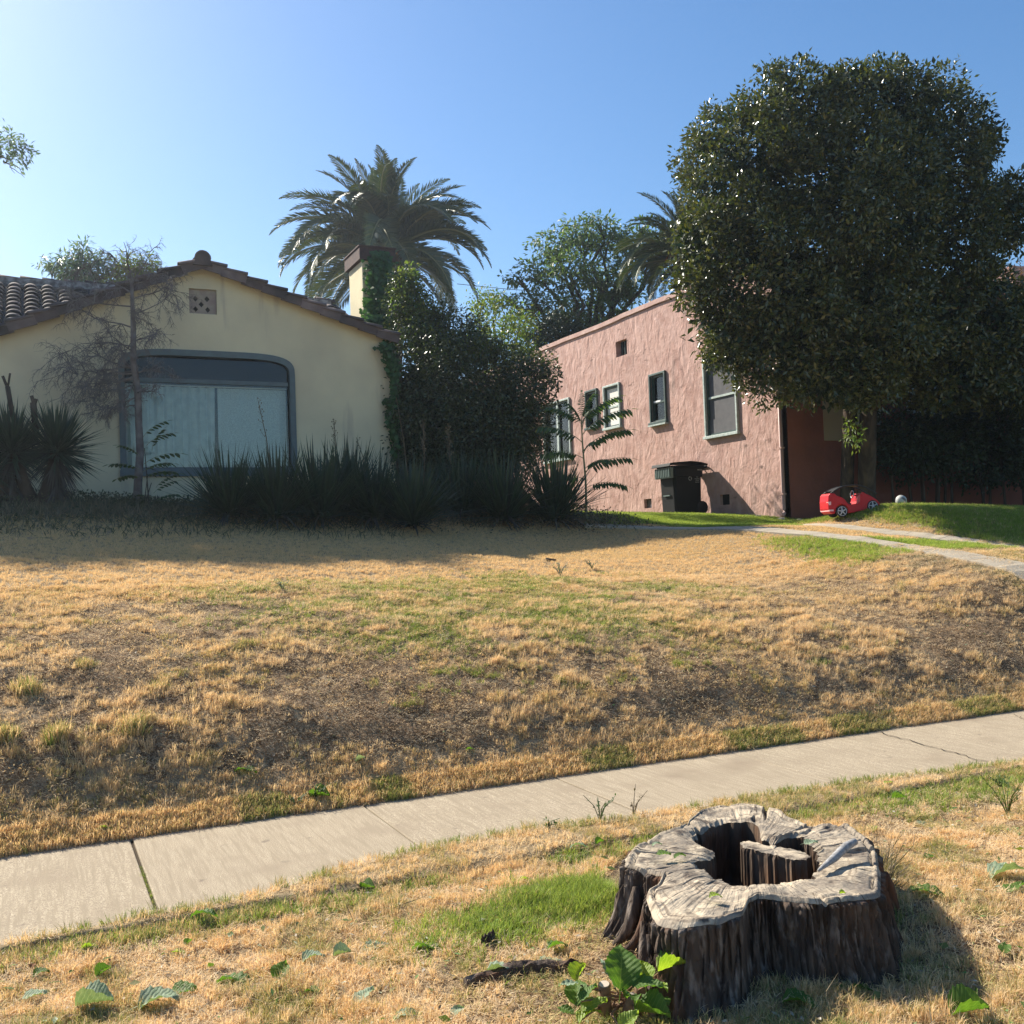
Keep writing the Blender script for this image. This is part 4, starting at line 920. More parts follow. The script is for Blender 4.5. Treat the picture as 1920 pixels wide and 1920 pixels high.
# tree-of-heaven like sapling by the yucca row
hb_ = G(1102, 975); vv = hb_[1]-.3; b = Vector(atV(1100, 985, vv)); b.z = gz(b); o = empty('sapling', b, 'tall sapling with long feather-shaped leaves in front of the pink wall', 'sapling')
m = MB(); st = [b, Vector(atV(1098, 900, vv)), Vector(atV(1092, 830, vv)), Vector(atV(1090, 790, vv))]; m.tube(st, [.022, .018, .013, .008], 7); m.build('stem', MT['rachis'], o)
for i, (x, y, a, el, sc) in enumerate([(1090, 795, .1, .45, .85), (1092, 815, -.15, .3, .95), (1094, 845, .1, .25, .92), (1097, 885, -.1, .1, .85), (1098, 915, -.3, -.15, .75), (1090, 790, 1.4, 1.0, .6), (1090, 795, 3.0, .35, .70), (1092, 830, 3.3, .2, .85), (1095, 860, 2.9, .0, .8), (1098, 900, 3.3, -.1, .75), (1092, 805, -1.4, .3, .6), (1095, 850, -1.3, .1, .6), (1092, 800, 2.2, .7, .65), (1096, 880, -.9, 0, .7), (1091, 790, .6, .9, .6)]):
    put_leaf(CL[i % 3], o, atV(x, y, vv), az0+a, el, sc*1.0)

# ------------------------------------------------------------------ yuccas
def blades(n, Ln, wd, el0, el1, seed, p0=(0, 0, 0), bend=.35, m=None, sd=.03, bias=1.0):
    r = random.Random(seed); m = m or MB()
    for k in range(n):
        az = r.uniform(0, 2*PI); el = el0+(el1-el0)*(r.random()**bias); l = Ln*r.uniform(.7, 1.1)*(1-.15*(el < .3)); d = Vector((math.cos(az)*math.cos(el), math.sin(az)*math.cos(el), math.sin(el))); x = Vector((-math.sin(az), math.cos(az), 0)); nn = x.cross(d)
        p = Vector(p0)+Vector((math.cos(az)*sd*r.random(), math.sin(az)*sd*r.random(), r.uniform(-.05, .05))); V = []; bd = bend*r.uniform(.2, 1.3)*math.cos(el)
        for j, (t, w) in enumerate(((0, .6), (.3, 1), (.65, .8), (1, 0))):
            c = p+d*l*t+Vector((0, 0, -bd*l*t*t))
            if w: V += [c-x*wd*w/2-nn*wd*.12*w*0, c+nn*(-wd*.22*w), c+x*wd*w/2]
            else: V += [c]
        m.add(V, [(0, 1, 4, 3), (1, 2, 5, 4), (3, 4, 7, 6), (4, 5, 8, 7), (6, 7, 9), (7, 8, 9)])
    return m
YM = []
for i in range(3):
    g = blades(270, 1.0, .034, .05, 1.5, i, bend=.22, sd=.20, bias=.75); dd = blades(26, .6, .035, -.3, .25, i+5, bend=.6, sd=.1)
    YM.append((mesh_from('blades', g.V, g.F, MT['l_yucca']), mesh_from('dry_blades', dd.V, dd.F, MT['l_skirt'])))
yl = [(432, 978, 'leftmost yucca clump of the row below the window, its blades touching the sill', 1.0), (520, 985, 'yucca clump right below the gap between the two curtains', 1.05), (600, 984, 'yucca clump under the right edge of the arched window', 1.12), (700, 985, 'yucca clump below the plain wall right of the window', 1.02), (775, 995, 'yucca clump in front of the yellow corner beneath the tall shrub', 1.0), (868, 975, 'dark yucca clump crowded under the middle of the tall shrub', 1.05), (945, 985, 'yucca clump under the right side of the tall shrub', 1.1), (1040, 985, 'rightmost large yucca clump beside the feathery sapling', 1.15), (655, 970, 'taller yucca clump set back behind two others right of the window', 1.1)]
for i, (x, y, lab, sc) in enumerate(yl):
    g = G(x, y); o = empty('yucca', (g[0], g[1], g[2]+.12), lab, 'yucca', 'yucca clumps planted along the house', (0, 0, i*1.1)); o.scale = (sc,)*3
    for me, nm in zip(YM[i % 3], ('blades', 'dry_blades')):
        q = bpy.data.objects.new(nm, me); COL.objects.link(q); q.parent = o
# old branching yucca on the left
hv = 16.2; yb = Vector(atV(75, 985, hv)); yb.z = gz(yb)-.03
o = empty('tree_yucca', yb, 'old branching yucca with spiky round heads and grey dead skirts at the left edge', 'yucca')
m = MB(); heads = [(105, 850, 1.0), (22, 850, .95), (-40, 880, 1.0)]
for x, y, s in heads: m.tube([yb+Vector((random.uniform(-.1, .1), 0, 0)), yb.lerp(Vector(atV(x, y, hv)), .5)+Vector((0, -.1, -.1)), Vector(atV(x, y, hv))], [.11, .09, .08], 9)
for P, r_ in (([(28, 800), (20, 760), (14, 725)], .035), ([(14, 727), (5, 705)], .02), ([(15, 725), (19, 700)], .015), ([(68, 820), (64, 775), (62, 755)], .045), ([(64, 760), (59, 742)], .025), ([(64, 760), (68, 748)], .025)):
    m.tube([Vector(atV(*p, hv)) for p in P], r_, 7)
m.build('trunk', MT['bark'], o, True)
for i, (x, y, s) in enumerate(heads):
    c = Vector(atV(x, y, hv)); g = blades(420, .80*s, .036, -.55, 1.5, 60+i, c, .14, sd=.05); h = g.build('blades', MT['l_yucca'], o)
    g = blades(130, .62*s, .028, -1.5, -.4, 70+i, c+Vector((0, 0, -.12)), .25, sd=.08); g = blades(60, .5*s, .032, -1.5, -.6, 90+i, c+Vector((0, 0, -.45)), .25, m=g, sd=.1); g.build('dead_skirt', MT['l_skirt'], o)

# dry flower stalks standing in the yuccas
def stalk(x, y0, y1, v, label, lean=0, bush=1):
    b = Vector(atV(x, y0, v)); b.z = max(gz(b), b.z-.2); t = Vector(atV(x+lean, y1, v)); o = empty('dry_flower_stalk', b, label, 'dry stalk', 'dry stalks among the yuccas'); m = MB(); m.tube([b, b.lerp(t, .5)+Vector((.02, 0, 0)), t], [.010, .007, .004], 5); r = random.Random(x)
    for k in range(int(14*bush)):
        f = r.uniform(.45, 1); p = b.lerp(t, f); q = p+Vector((r.uniform(-.1, .1), r.uniform(-.1, .1), r.uniform(.04, .12)))*(1.3-f); m.tube([p, q], [.004, .002], 3)
        if r.random() < .7: m.add([q, q+Vector((.012, 0, .01)), q+Vector((0, 0, .025)), q+Vector((-.012, 0, .01))], [(0, 1, 2, 3)])
    m.build('stem', MT['l_dead'], o)
stalk(508, 860, 752, 15.6, 'thin dry stalk leaning left across the right curtain', -24); stalk(628, 860, 785, 15.8, 'short branching dry stalk against the wall right of the window', -2, 1.6); stalk(765, 880, 745, 15.2, 'long bare bent stalk crossing the dark shrub', -22, .2)
stalk(793, 900, 790, 15.4, 'seedy dry stalk left of the centre of the shrub', 1, 2.5); stalk(843, 900, 800, 15.4, 'seedy dry stalk in the middle of the shrub', -3, 2.5); stalk(688, 870, 820, 15.6, 'short stalk tilted left beside the wall right of the window', -20, .3)

# ------------------------------------------------------------------ grass (past counting: instanced tufts)
def blade_tuft(name, n, h, w, spread, lean, seed, m, flat=False, curl=.5):
    r = random.Random(seed); V = []; F = []
    for k in range(n):
        a = r.uniform(0, 2*PI); rr = spread*math.sqrt(r.random()); x, y = rr*math.cos(a), rr*math.sin(a)
        a2 = a+r.uniform(-1.2, 1.2); ln = lean*r.uniform(.2, 1.3); hh = h*r.uniform(.5, 1.15)
        if flat: hh2 = hh; hh = r.uniform(.1, .6)*.02; ln = hh2
        else: ln = ln*hh
        dx, dy = math.cos(a2), math.sin(a2); px, py = -dy*w*.5, dx*w*.5; b = len(V); z0 = r.uniform(0, .012) if flat else -.008
        V += [(x-px, y-py, z0), (x+px, y+py, z0), (x+dx*ln*.4+px*.8, y+dy*ln*.4+py*.8, z0+hh*.62), (x+dx*ln*.4-px*.8, y+dy*ln*.4-py*.8, z0+hh*.62), (x+dx*ln, y+dy*ln, z0+hh*(.3 if flat else r.uniform(.75, 1)))]
        F += [(b, b+1, b+2, b+3), (b+3, b+2, b+4)]
    return bpy.data.objects.new(name, mesh_from(name, V, F, m))
def grass_mat(name, ramp, trans=.3, extra='dry'):
    m = mat(name, (1, 1, 1), .7, .15, trans=trans, extra=extra); t = m.node_tree; n = t.nodes; l = t.links
    a = n.new('ShaderNodeAttribute'); a.attribute_type = 'INSTANCER'; a.attribute_name = 'tint'
    geo = n.new('ShaderNodeNewGeometry'); ad = n.new('ShaderNodeMath'); ad.operation = 'MULTIPLY_ADD'; ad.inputs[1].default_value = .35
    ad2 = n.new('ShaderNodeMath'); ad2.operation = 'SUBTRACT'; ad2.inputs[1].default_value = .175
    l.new(geo.outputs['Random Per Island'], ad.inputs[0]); l.new(a.outputs['Fac'], ad.inputs[2]); l.new(ad.outputs[0], ad2.inputs[0])
    r = n.new('ShaderNodeValToRGB'); e = r.color_ramp.elements
    while len(e) < len(ramp): e.new(.5)
    for i, (p, c) in enumerate(ramp): e[i].position = p; e[i].color = (*c, 1)
    l.new(ad2.outputs[0], r.inputs[0])
    for lk in list(l):
        if lk.from_node.type == 'RGB': ts = lk.to_socket; l.new(r.outputs[0], ts)
    return m
# tint 0 grey-brown, .35 tan, .6 gold, .8 olive, 1 green
RAMP = [(0, (.30, .22, .155)), (.2, (.55, .42, .29)), (.4, (.86, .70, .45)), (.6, (.76, .54, .29)), (.72, (.42, .38, .16)), (.84, (.19, .26, .06)), (.92, (.21, .31, .055)), (1, (.34, .44, .08))]
GM = grass_mat('grass_blades', RAMP, .38)
K = [blade_tuft('tuft', 16, .045, .0028, .022, .7, i, GM) for i in range(3)]+[blade_tuft('tuft', 12, .03, .003, .03, 1.0, 10+i, GM) for i in range(2)]+[blade_tuft('litter', 10, .05, .0026, .035, 1, 20+i, GM, True) for i in range(3)]+[blade_tuft('tuft', 30, .085, .003, .035, .55, 30+i, GM) for i in range(2)]
NT = {'up': (0, 3), 'short': (3, 5), 'flat': (5, 8), 'tall': (8, 10)}
def scatter_obj(name, P, idx, rot, sc, tint, label, protos=K):
    me = bpy.data.meshes.new(name); me.vertices.add(len(P)); me.vertices.foreach_set('co', P.astype(np.float32).ravel()); me.update()
    for nm, ty, a in (('pick', 'INT', idx.astype(np.int32)), ('turn', 'FLOAT_VECTOR', rot.astype(np.float32)), ('size', 'FLOAT_VECTOR', sc.astype(np.float32)), ('tint', 'FLOAT', tint.astype(np.float32))):
        at = me.attributes.new(nm, ty, 'POINT'); at.data.foreach_set('vector' if ty == 'FLOAT_VECTOR' else 'value', a.ravel())
    o = bpy.data.objects.new(name, me); COL.objects.link(o); tag(o, label, None, None, 'stuff')
    g = bpy.data.node_groups.new(name, 'GeometryNodeTree'); g.interface.new_socket('Geometry', in_out='INPUT', socket_type='NodeSocketGeometry'); g.interface.new_socket('Geometry', in_out='OUTPUT', socket_type='NodeSocketGeometry')
    n = g.nodes; l = g.links; gi = n.new('NodeGroupInput'); go = n.new('NodeGroupOutput'); ip = n.new('GeometryNodeInstanceOnPoints'); jn = n.new('GeometryNodeJoinGeometry')
    for p in reversed(protos):
        oi = n.new('GeometryNodeObjectInfo'); oi.inputs['Object'].default_value = p; oi.inputs['As Instance'].default_value = True; l.new(oi.outputs['Geometry'], jn.inputs[0])
    l.new(gi.outputs[0], ip.inputs['Points']); l.new(jn.outputs[0], ip.inputs['Instance']); ip.inputs['Pick Instance'].default_value = True
    for nm, ty, so_ in (('pick', 'INT', 'Instance Index'), ('turn', 'FLOAT_VECTOR', 'Rotation'), ('size', 'FLOAT_VECTOR', 'Scale')):
        a = n.new('GeometryNodeInputNamedAttribute'); a.data_type = ty; a.inputs['Name'].default_value = nm; l.new(a.outputs['Attribute'], ip.inputs[so_])
    l.new(ip.outputs[0], go.inputs[0]); md = o.modifiers.new('scatter', 'NODES'); md.node_group = g; return o
SX, SY = 3.02, 4.12     # stump centre (set again below)
def in_view(U, V, m=1.3):
    d = U*s_+V*c_; x = U*c_-V*s_; return (d > 1.0) & (np.abs(x) < d*.52+m)
def candidates(n, u0, u1, v0, v1, seed):
    r = np.random.default_rng(seed); U = r.uniform(u0, u1, n); V = r.uniform(v0, v1, n); k = in_view(U, V)
    k &= ~((V > 4.895) & (V < 6.425)); k &= (V < 15.78) | (U < 13.2) | (V < 15.83)
    return U[k], V[k], r
def straw_tint(U, V, r):
    a = fbm(U*.9, V*.9, 71); b = fbm(U*4, V*4, 72); top = sm(V, 9.2, 10.8)
    t = .20+.38*sm(a*.55+b*.45, .38, .62)
    t = t*(1-top)+(.40+.18*(a-.5)+.1*(b-.5))*top
    t = np.where((V > 6.4) & (V < 6.9), np.maximum(t, .46), t)
    pk = V < 4.9; t = np.where(pk, .30+.34*sm(b*.6+a*.4, .38, .6), t)
    return t+r.normal(size=len(U))*.045
def build_grass():
    Ps = []; I = []; Rt = []; Sc = []; Tn = []
    def emit(U, V, kind, tint, s0, s1, r, lift=0., hs=1.):
        a, b = NT[kind]; n = len(U); z = zt(U, V)+lift; Ps.append(np.stack([U, V, z], 1)); I.append(r.integers(a, b, n))
        Rt.append(np.stack([r.normal(size=n)*.18, r.normal(size=n)*.18, r.uniform(0, 2*PI, n)], 1)); s = r.uniform(s0, s1, n)
        h = s*np.broadcast_to(hs, (n,)); Sc.append(np.stack([s, s, h], 1)); Tn.append(tint)
    # parkway between camera and sidewalk
    U, V, r = candidates(95000, -2.4, 6.6, .9, 4.9, 1); c = cover_amt(U, V); g = green_amt(U, V); n2 = fbm(U*5, V*5, 77)
    k = r.random(len(U)) < c*.55; emit(U[k], V[k], 'short', np.clip(straw_tint(U[k], V[k], r), .1, .66), .7, 1.1, r)
    k = r.random(len(U)) < c*sm(n2, .42, .62)*.75; emit(U[k], V[k], 'up', np.clip(straw_tint(U[k], V[k], r)+.04, .1, .68), .6, 1.15, r)
    k = r.random(len(U)) < .30; emit(U[k], V[k], 'flat', np.clip(straw_tint(U[k], V[k], r)-.02, .05, .6), .6, 1.2, r, .004)
    k = r.random(len(U)) < g*.75; k &= r.random(len(U)) < .55; emit(U[k], V[k], 'up', .80+r.normal(size=k.sum())*.09, .8, 1.5, r)
    # tall green by the stump
    n = 1500; U = 2.26+r.normal(size=n)*.15; V = 4.22+r.normal(size=n)*.10; k = ((U-SX)/.62)**2+((V-SY)/.6)**2 > 1; emit(U[k], V[k], 'tall', .93+r.normal(size=k.sum())*.05, .5, 1.0, r)
    n = 700; U = 1.85+r.normal(size=n)*.22; V = 4.12+r.normal(size=n)*.12; emit(U, V, 'up', .9+r.normal(size=n)*.06, .8, 1.5, r)
    # golden tufts
    for (sd, nn, u0, u1, v0, v1, s0, s1, tt) in ((5, 620, -2, 6.6, 1.3, 4.85, .35, .8, .52), (25, 120, -2, 6.6, 1.3, 4.7, .35, .6, .78), (6, 700, -3, 16, 6.5, 8.6, .45, .9, .50), (7, 520, -2, 15, 8.2, 10.5, .4, .8, .46), (16, 500, -3, 14, 7.6, 10.0, .3, .55, .3), (8, 50, 2, 7, 7.2, 9.4, .35, .7, .8)):
        cU, cV, r2 = candidates(nn*2, u0, u1, v0, v1, sd); q = fbm(cU*1.1, cV*1.1, 90+sd) > .5; cU, cV = cU[q], cV[q]
        for x, y in zip(cU, cV):
            m_ = r2.integers(5, 22); rad = r2.uniform(.02, .085); t_ = tt+r2.normal()*.07
            uu = x+r2.normal(size=m_)*rad*1.6; vv = y+r2.normal(size=m_)*rad*.7; ok = ~((vv > 4.92) & (vv < 6.40)); m_ = ok.sum()
            if m_: emit(uu[ok], vv[ok], 'tall', t_+r2.normal(size=m_)*.04, s0*.8, s1, r2)
    # the four grey-green weed tufts on the left of the bank
    for x, y, hh in ((50, 1300, 1.2), (100, 1385, 1.15), (250, 1370, 1.1), (8, 1380, 1.0), (160, 1250, .7), (300, 1290, .7)):
        p = G(x, y); m_ = 26; emit(p[0]+r.normal(size=m_)*.035, p[1]+r.normal(size=m_)*.03, 'tall', .66+r.normal(size=m_)*.05, .7*hh, 1.35*hh, r)
    # edges of the sidewalk
    U, V, r = candidates(22000, -3.4, 14.5, 6.41, 6.62, 2); k = r.random(len(U)) < sm(fbm(U*2, V*.2, 81), .3, .55)*.8+.2
    t_ = np.where(fbm(U*1.6, V*0, 83) > .60, .66, .50)+r.normal(size=len(U))*.06; emit(U[k], V[k], 'up', t_[k], .7, 1.5, r, .0, 1.0)
    U, V, r = candidates(9000, -3.4, 12, 4.72, 4.915, 3); k_ = (verge(U) < 5.06); U, V = U[k_], V[k_]; gg = sm(fbm(U*2.3, V*.8, 84), .46, .66)*.8; k = r.random(len(U)) < .35+.5*gg
    emit(U[k], V[k], 'up', (.50+.29*gg+r.normal(size=len(U))*.09)[k], .7, 1.4, r)
    k = r.random(len(U)) < .07; emit(U[k], V[k]+.01, 'tall', (.7+r.normal(size=len(U))*.07)[k], .5, .95, r)
    n = 5200; U = r.uniform(-.4, 7.4, n); V = r.uniform(4.88, 5.42, n); E_ = verge(U); k = (V < E_-.005) & in_view(U, V); U, V, E_ = U[k], V[k], E_[k]; lf = .012-zt(U, V); gg = sm(E_-V, .16, .02)*sm(fbm(U*2.1, V*.5, 86), .36, .56)
    k = r.random(len(U)) < .62; emit(U[k], V[k], 'up', (straw_tint(U, np.minimum(V, 4.89), r)*(1-gg)+.80*gg)[k], .6, 1.2, r, lf[k])
    k = r.random(len(U)) < .5; emit(U[k], V[k], 'flat', straw_tint(U, np.minimum(V, 4.89), r)[k]-.04, .6, 1.2, r, lf[k])
    k = r.random(len(U)) < .10*gg+.02; emit(U[k], V[k], 'tall', .70+r.normal(size=k.sum())*.07, .4, .8, r, lf[k])
    # joint grass
    n = 90; emit(.5-.01+r.normal(size=n)*.006, r.uniform(5.15, 5.85, n), 'up', .80+r.normal(size=n)*.1, .22, .5, r, .085)
    # bank
    U, V, r = candidates(190000, -3.6, 18, 6.42, 10.2, 4); c = cover_amt(U, V); g = green_amt(U, V); n2 = fbm(U*5.5, V*5.5, 78); far = np.hypot(U, V); sz = 1+.25*sm(far, 8, 14)
    k = r.random(len(U)) < c*.42; emit(U[k], V[k], 'short', straw_tint(U[k], V[k], r), .7, 1.2, r)
    k = r.random(len(U)) < c*sm(n2, .44, .62)*.42; emit(U[k], V[k], 'up', straw_tint(U[k], V[k], r)+.05, .6, 1.05, r)
    k = r.random(len(U)) < .22; emit(U[k], V[k], 'flat', straw_tint(U[k], V[k], r)-.10, .7, 1.4, r, .004)
    k = r.random(len(U)) < g*.85; emit(U[k], V[k], 'up', np.clip(.82+r.normal(size=k.sum())*.08, .6, 1), .5, .9, r)
    # upper lawn
    U, V, r = candidates(210000, -3.6, 20, 9.6, 16.2, 5); g = green_amt(U, V); bg_ = bright_amt(U, V); dA = dist_line(U, V, LA); dB = dist_line(U, V, LB); ok = (dA > .26) & (dB > .25); bed = sm(V, 15.0, 15.6)*(U < 9.3)
    k = ok & (r.random(len(U)) < .62*(1-bed)*(1-bg_)); emit(U[k], V[k], 'up', np.where(V[k] > 11.4, .5, .46)+straw_tint(U[k], V[k], r)*.1-.03, .6, 1.0, r, 0, .8)
    k = ok & (r.random(len(U)) < g*.95); emit(U[k], V[k], 'up', .82+r.normal(size=k.sum())*.08, .6, 1.0, r)
    k = ok & (r.random(len(U)) < bg_*.9); emit(U[k], V[k], 'up', np.clip(np.where(U[k] > 12, .84, .98)+r.normal(size=k.sum())*np.where(U[k] > 12, .14, .06), .45, 1), .9, 1.7, r)
    k = ok & (r.random(len(U)) < bg_*.5); emit(U[k], V[k], 'tall', np.clip(.98+r.normal(size=k.sum())*.06, .8, 1), .35, .7, r)
    U, V, r = candidates(30000, 8.5, 14, 14.9, 17.5, 9); bg_ = bright_amt(U, V); ok = (dist_line(U, V, LA) > .26) & (U < 13.25); k = ok & (r.random(len(U)) < bg_); emit(U[k], V[k], 'up', np.clip(1+r.normal(size=k.sum())*.05, .85, 1), .9, 1.7, r)
    P = np.concatenate(Ps); I = np.concatenate(I); Rt = np.concatenate(Rt); Sc = np.concatenate(Sc); Tn = np.clip(np.concatenate(Tn), 0, 1)
    k = ((P[:, 0]-SX)/.60)**2+((P[:, 1]-SY)/.58)**2 > 1
    return P[k], I[k], Rt[k], Sc[k], Tn[k]
gP, gI, gR, gS, gT = build_grass()
k = gT < .7
scatter_obj('dry_grass', gP[k], gI[k], gR[k], gS[k], gT[k], 'short straw-coloured grass and thatch over the bank and parkway')
scatter_obj('green_grass', gP[~k], gI[~k], gR[~k], gS[~k], gT[~k], 'green grass patches among the dry lawn and beside the driveway')
# ground cover bed before the yellow house
r = np.random.default_rng(12); n = 16000; U = r.uniform(-3, 9.4, n); V = 14.0+3.6*r.random(n)**.6; k = (V < 17.9) & in_view(U, V); U, V = U[k], V[k]; h = fbm(U*1.5, V*1.5, 14)
P = np.stack([U, V, zt(U, V)+r.uniform(0, .22, len(U))*(.3+h)], 1); D = unit(r.normal(size=P.shape)+np.array([0, 0, .4])); N = unit(r.normal(size=P.shape)*.5+np.array([0, 0, 1]))
V_, F_ = leaves(P, D, N, .05, .03); o = obj('ground_cover', V_, F_, MT['l_weed']); tag(o, 'low weedy ground cover at the foot of the yellow wall', None, None, 'stuff')
def wild(n, u0, u1, v0, v1, h, m_, name, lab, seed):
    r = np.random.default_rng(seed); U = r.uniform(u0, u1, n); V = v0+(v1-v0)*r.random(n)**.6; P = np.stack([U, V, zt(U, V)], 1); D = unit(r.normal(size=P.shape)*.6+np.array([0, 0, 1])); N = unit(r.normal(size=P.shape)*np.array([1, 1, .1]))
    V_, F_ = leaves(P, D, N, h*r.uniform(.4, 1.1, n), .012, .0, .15); o = obj(name, V_, F_, m_); tag(o, lab, None, None, 'stuff')
wild(5200, -2, 9.3, 14.6, 15.6, .24, MT['l_dead'], 'dead_weeds', 'tangled dead weeds along the front of the yucca row', 15)
wild(9000, -2.5, 4.8, 13.4, 17.6, .19, MT['l_weed'], 'weed_patch', 'shaded green weeds before the window wall', 16)

# ------------------------------------------------------------------ hollow tree stump
MT['cutwood'] = mat('weathered_cut_wood', (.38, .315, .235), .9, .15, noise=[((.17, .145, .12), 4, 1.8, 8), ((.56, .46, .33), 9, 2.2, 8, (1, 1, 1), .58), ((.10, .08, .065), 13, 4, 8, (1, 1, 1), .62)], bump=[(.8, 60, .006), (.7, 14, .015)])
MT['stumpbark'] = mat('dark_furrowed_bark', (.10, .075, .058), .95, .12, noise=[((.045, .033, .027), 18, 1.6, 7, (1, 1, .3)), ((.20, .165, .14), 26, 3, 7, (1, 1, .35), .61), ((.12, .055, .03), 5, 2.5, 4, (1, 1, .5), .6)], bump=[(1, 34, .02, (1, 1, .12)), (.6, 120, .005, (1, 1, .3))])
MT['hollow'] = mat('rotten_heartwood', (.13, .095, .07), .95, .08, noise=[((.06, .042, .032), 14, 1.4, 6, (1, 1, .35)), ((.15, .08, .045), 7, 2, 4, (1, 1, .6), .62)], bump=(1, 30, .02, (1, 1, .2)))
ST = .285
def zc(P): return [tuple(atZ(1100+x/3, 1450+y/3, ST)[:2]) for x, y in P]
OUT = zc([(650,200),(740,172),(850,168),(960,180),(1080,205),(1130,240),(1250,275),(1380,285),(1480,300),(1590,370),(1630,440),(1652,560),(1650,680),(1530,702),(1400,715),(1250,722),(1080,702),(960,696),(905,715),(880,780),(760,822),(600,862),(500,866),(400,835),(345,740),(330,680),(400,610),(430,575),(320,530),(210,512),(215,470),(270,410),(400,340),(520,320),(590,260)])
HOL = zc([(600,365),(620,310),(700,276),(800,256),(895,258),(965,283),(985,375),(1040,382),(1105,394),(1130,345),(1180,348),(1262,388),(1300,440),(1310,500),(1270,575),(1180,592),(1080,612),(980,624),(890,617),(800,588),(730,566),(650,540),(600,492),(690,470),(722,440),(655,405)])
cx, cy = zc([(905, 470)])[0]; SX, SY = cx, cy
def polar(poly, n, smooth=2):
    A = np.array([math.atan2(y-cy, x-cx) for x, y in poly]); pts = np.array(poly); o = np.zeros(n)
    for i in range(n):
        a = -PI+2*PI*i/n; d = np.array([math.cos(a), math.sin(a)]); best = 0
        for j in range(len(pts)):
            p, q = pts[j]-[cx, cy], pts[(j+1) % len(pts)]-[cx, cy]; e = q-p; den = d[0]*e[1]-d[1]*e[0]
            if abs(den) < 1e-9: continue
            t = (p[0]*e[1]-p[1]*e[0])/den; u = (p[0]*d[1]-p[1]*d[0])/den
            if t > 0 and -1e-6 <= u <= 1+1e-6: best = max(best, t)
        o[i] = best
    for _ in range(smooth): o = .25*np.roll(o, 1)+.5*o+.25*np.roll(o, -1)
    return o
NA = 1100; Ro = polar(OUT, NA, 3); Rh = polar(HOL, NA, 2); an = -PI+2*PI*np.arange(NA)/NA
wob = vn(an*9+50, an*0, 5)*.5+vn(an*31+50, an*0, 6)*.3; Ro = Ro*(1+.02*(wob-.4)); Rh = Rh*(1+.07*(vn(an*14+50, an*0, 8)-.5)+.04*(vn(an*50+50, an*0, 9)-.5))
stump = empty('tree_stump', (cx, cy, 0), 'wide weathered hollow tree stump in the grass on the near side of the sidewalk', 'tree stump')
ca, sa = np.cos(an), np.sin(an)
def ringmesh(name, rings, m_, parent, close_in=False):
    V = np.concatenate(rings); k = len(rings); i = np.arange(NA); j = (i+1) % NA; F = []
    for q in range(k-1): F.append(np.stack([q*NA+i, q*NA+j, (q+1)*NA+j, (q+1)*NA+i], 1))
    o = obj(name, V, np.concatenate(F), m_, parent, True); return o
NR = 26; rings = []
for q in range(NR+1):
    t = q/NR; rr = Rh+(Ro-Rh)*t; x = cx+rr*ca; y = cy+rr*sa
    crk = np.maximum(0, vn(an*23+90+.3*np.sin(t*5), an*0+t*1.2, 12)-.74)*5; crk *= sm(np.array([t]), .02, .3)[0]*(1-t*.3)
    z = ST+.018*(fbm(x*6, y*6, 31)-.5)*2+.006*(fbm(x*30, y*30, 32)-.5)-crk*.03
    z = z-.030*np.exp(-((t-.90)/.018)**2)*(vn(an*5+9, an*0, 4) > .35)+.008*(t > .92)-.03*max(0, .12-t)/.12*vn(an*8+20, an*0, 17)-.02*max(0, t-.95)/.05
    z = z+.02*np.maximum(0, vn(an*3+30, an*0, 19)-.5)*(t-.5)
    rings.append(np.stack([x, y, z], 1))
ctop = ringmesh('cut_top', rings, MT['cutwood'], stump)
at = ctop.data.attributes.new('polar', 'FLOAT_VECTOR', 'POINT'); at.data.foreach_set('vector', np.concatenate([np.stack([ca*2.2, sa*2.2, np.full(NA, q/NR)*.55+.05*wob], 1) for q in range(NR+1)]).astype(np.float32).ravel())
_n = MT['cutwood'].node_tree.nodes; _l = MT['cutwood'].node_tree.links; _p = _n['Principled BSDF']; _src = _p.inputs['Base Color'].links[0].from_socket
_a = _n.new('ShaderNodeAttribute'); _a.attribute_name = 'polar'
def _pol(vec, sc, lo, hi, col, src):
    mp = _n.new('ShaderNodeMapping'); mp.inputs['Scale'].default_value = vec; x = _n.new('ShaderNodeTexNoise'); x.inputs['Scale'].default_value = sc; x.inputs['Detail'].default_value = 5; rr_ = _n.new('ShaderNodeMapRange'); rr_.inputs[1].default_value = lo; rr_.inputs[2].default_value = hi
    mx = _n.new('ShaderNodeMix'); mx.data_type = 'RGBA'; _l.new(_a.outputs['Vector'], mp.inputs[0]); _l.new(mp.outputs[0], x.inputs['Vector']); _l.new(x.outputs[0], rr_.inputs[0]); _l.new(rr_.outputs[0], mx.inputs[0]); _l.new(src, mx.inputs[6]); mx.inputs[7].default_value = (*col, 1); return mx.outputs[2], x.outputs[0]
_c, _h1 = _pol((1, 1, .25), 16, .60, .68, (.06, .048, .04), _src); _c, _h2 = _pol((.3, .3, 9), 6, .52, .66, (.22, .175, .13), _c); _c, _h3 = _pol((1, 1, .15), 34, .62, .70, (.09, .07, .055), _c)
_b = _n.new('ShaderNodeBump'); _b.inputs['Strength'].default_value = 1; _b.inputs['Distance'].default_value = .009; _b.invert = True; _l.new(_h1, _b.inputs['Height']); _l.new(_p.inputs['Normal'].links[0].from_socket, _b.inputs['Normal']); _l.new(_b.outputs[0], _p.inputs['Normal']); _l.new(_c, _p.inputs['Base Color'])
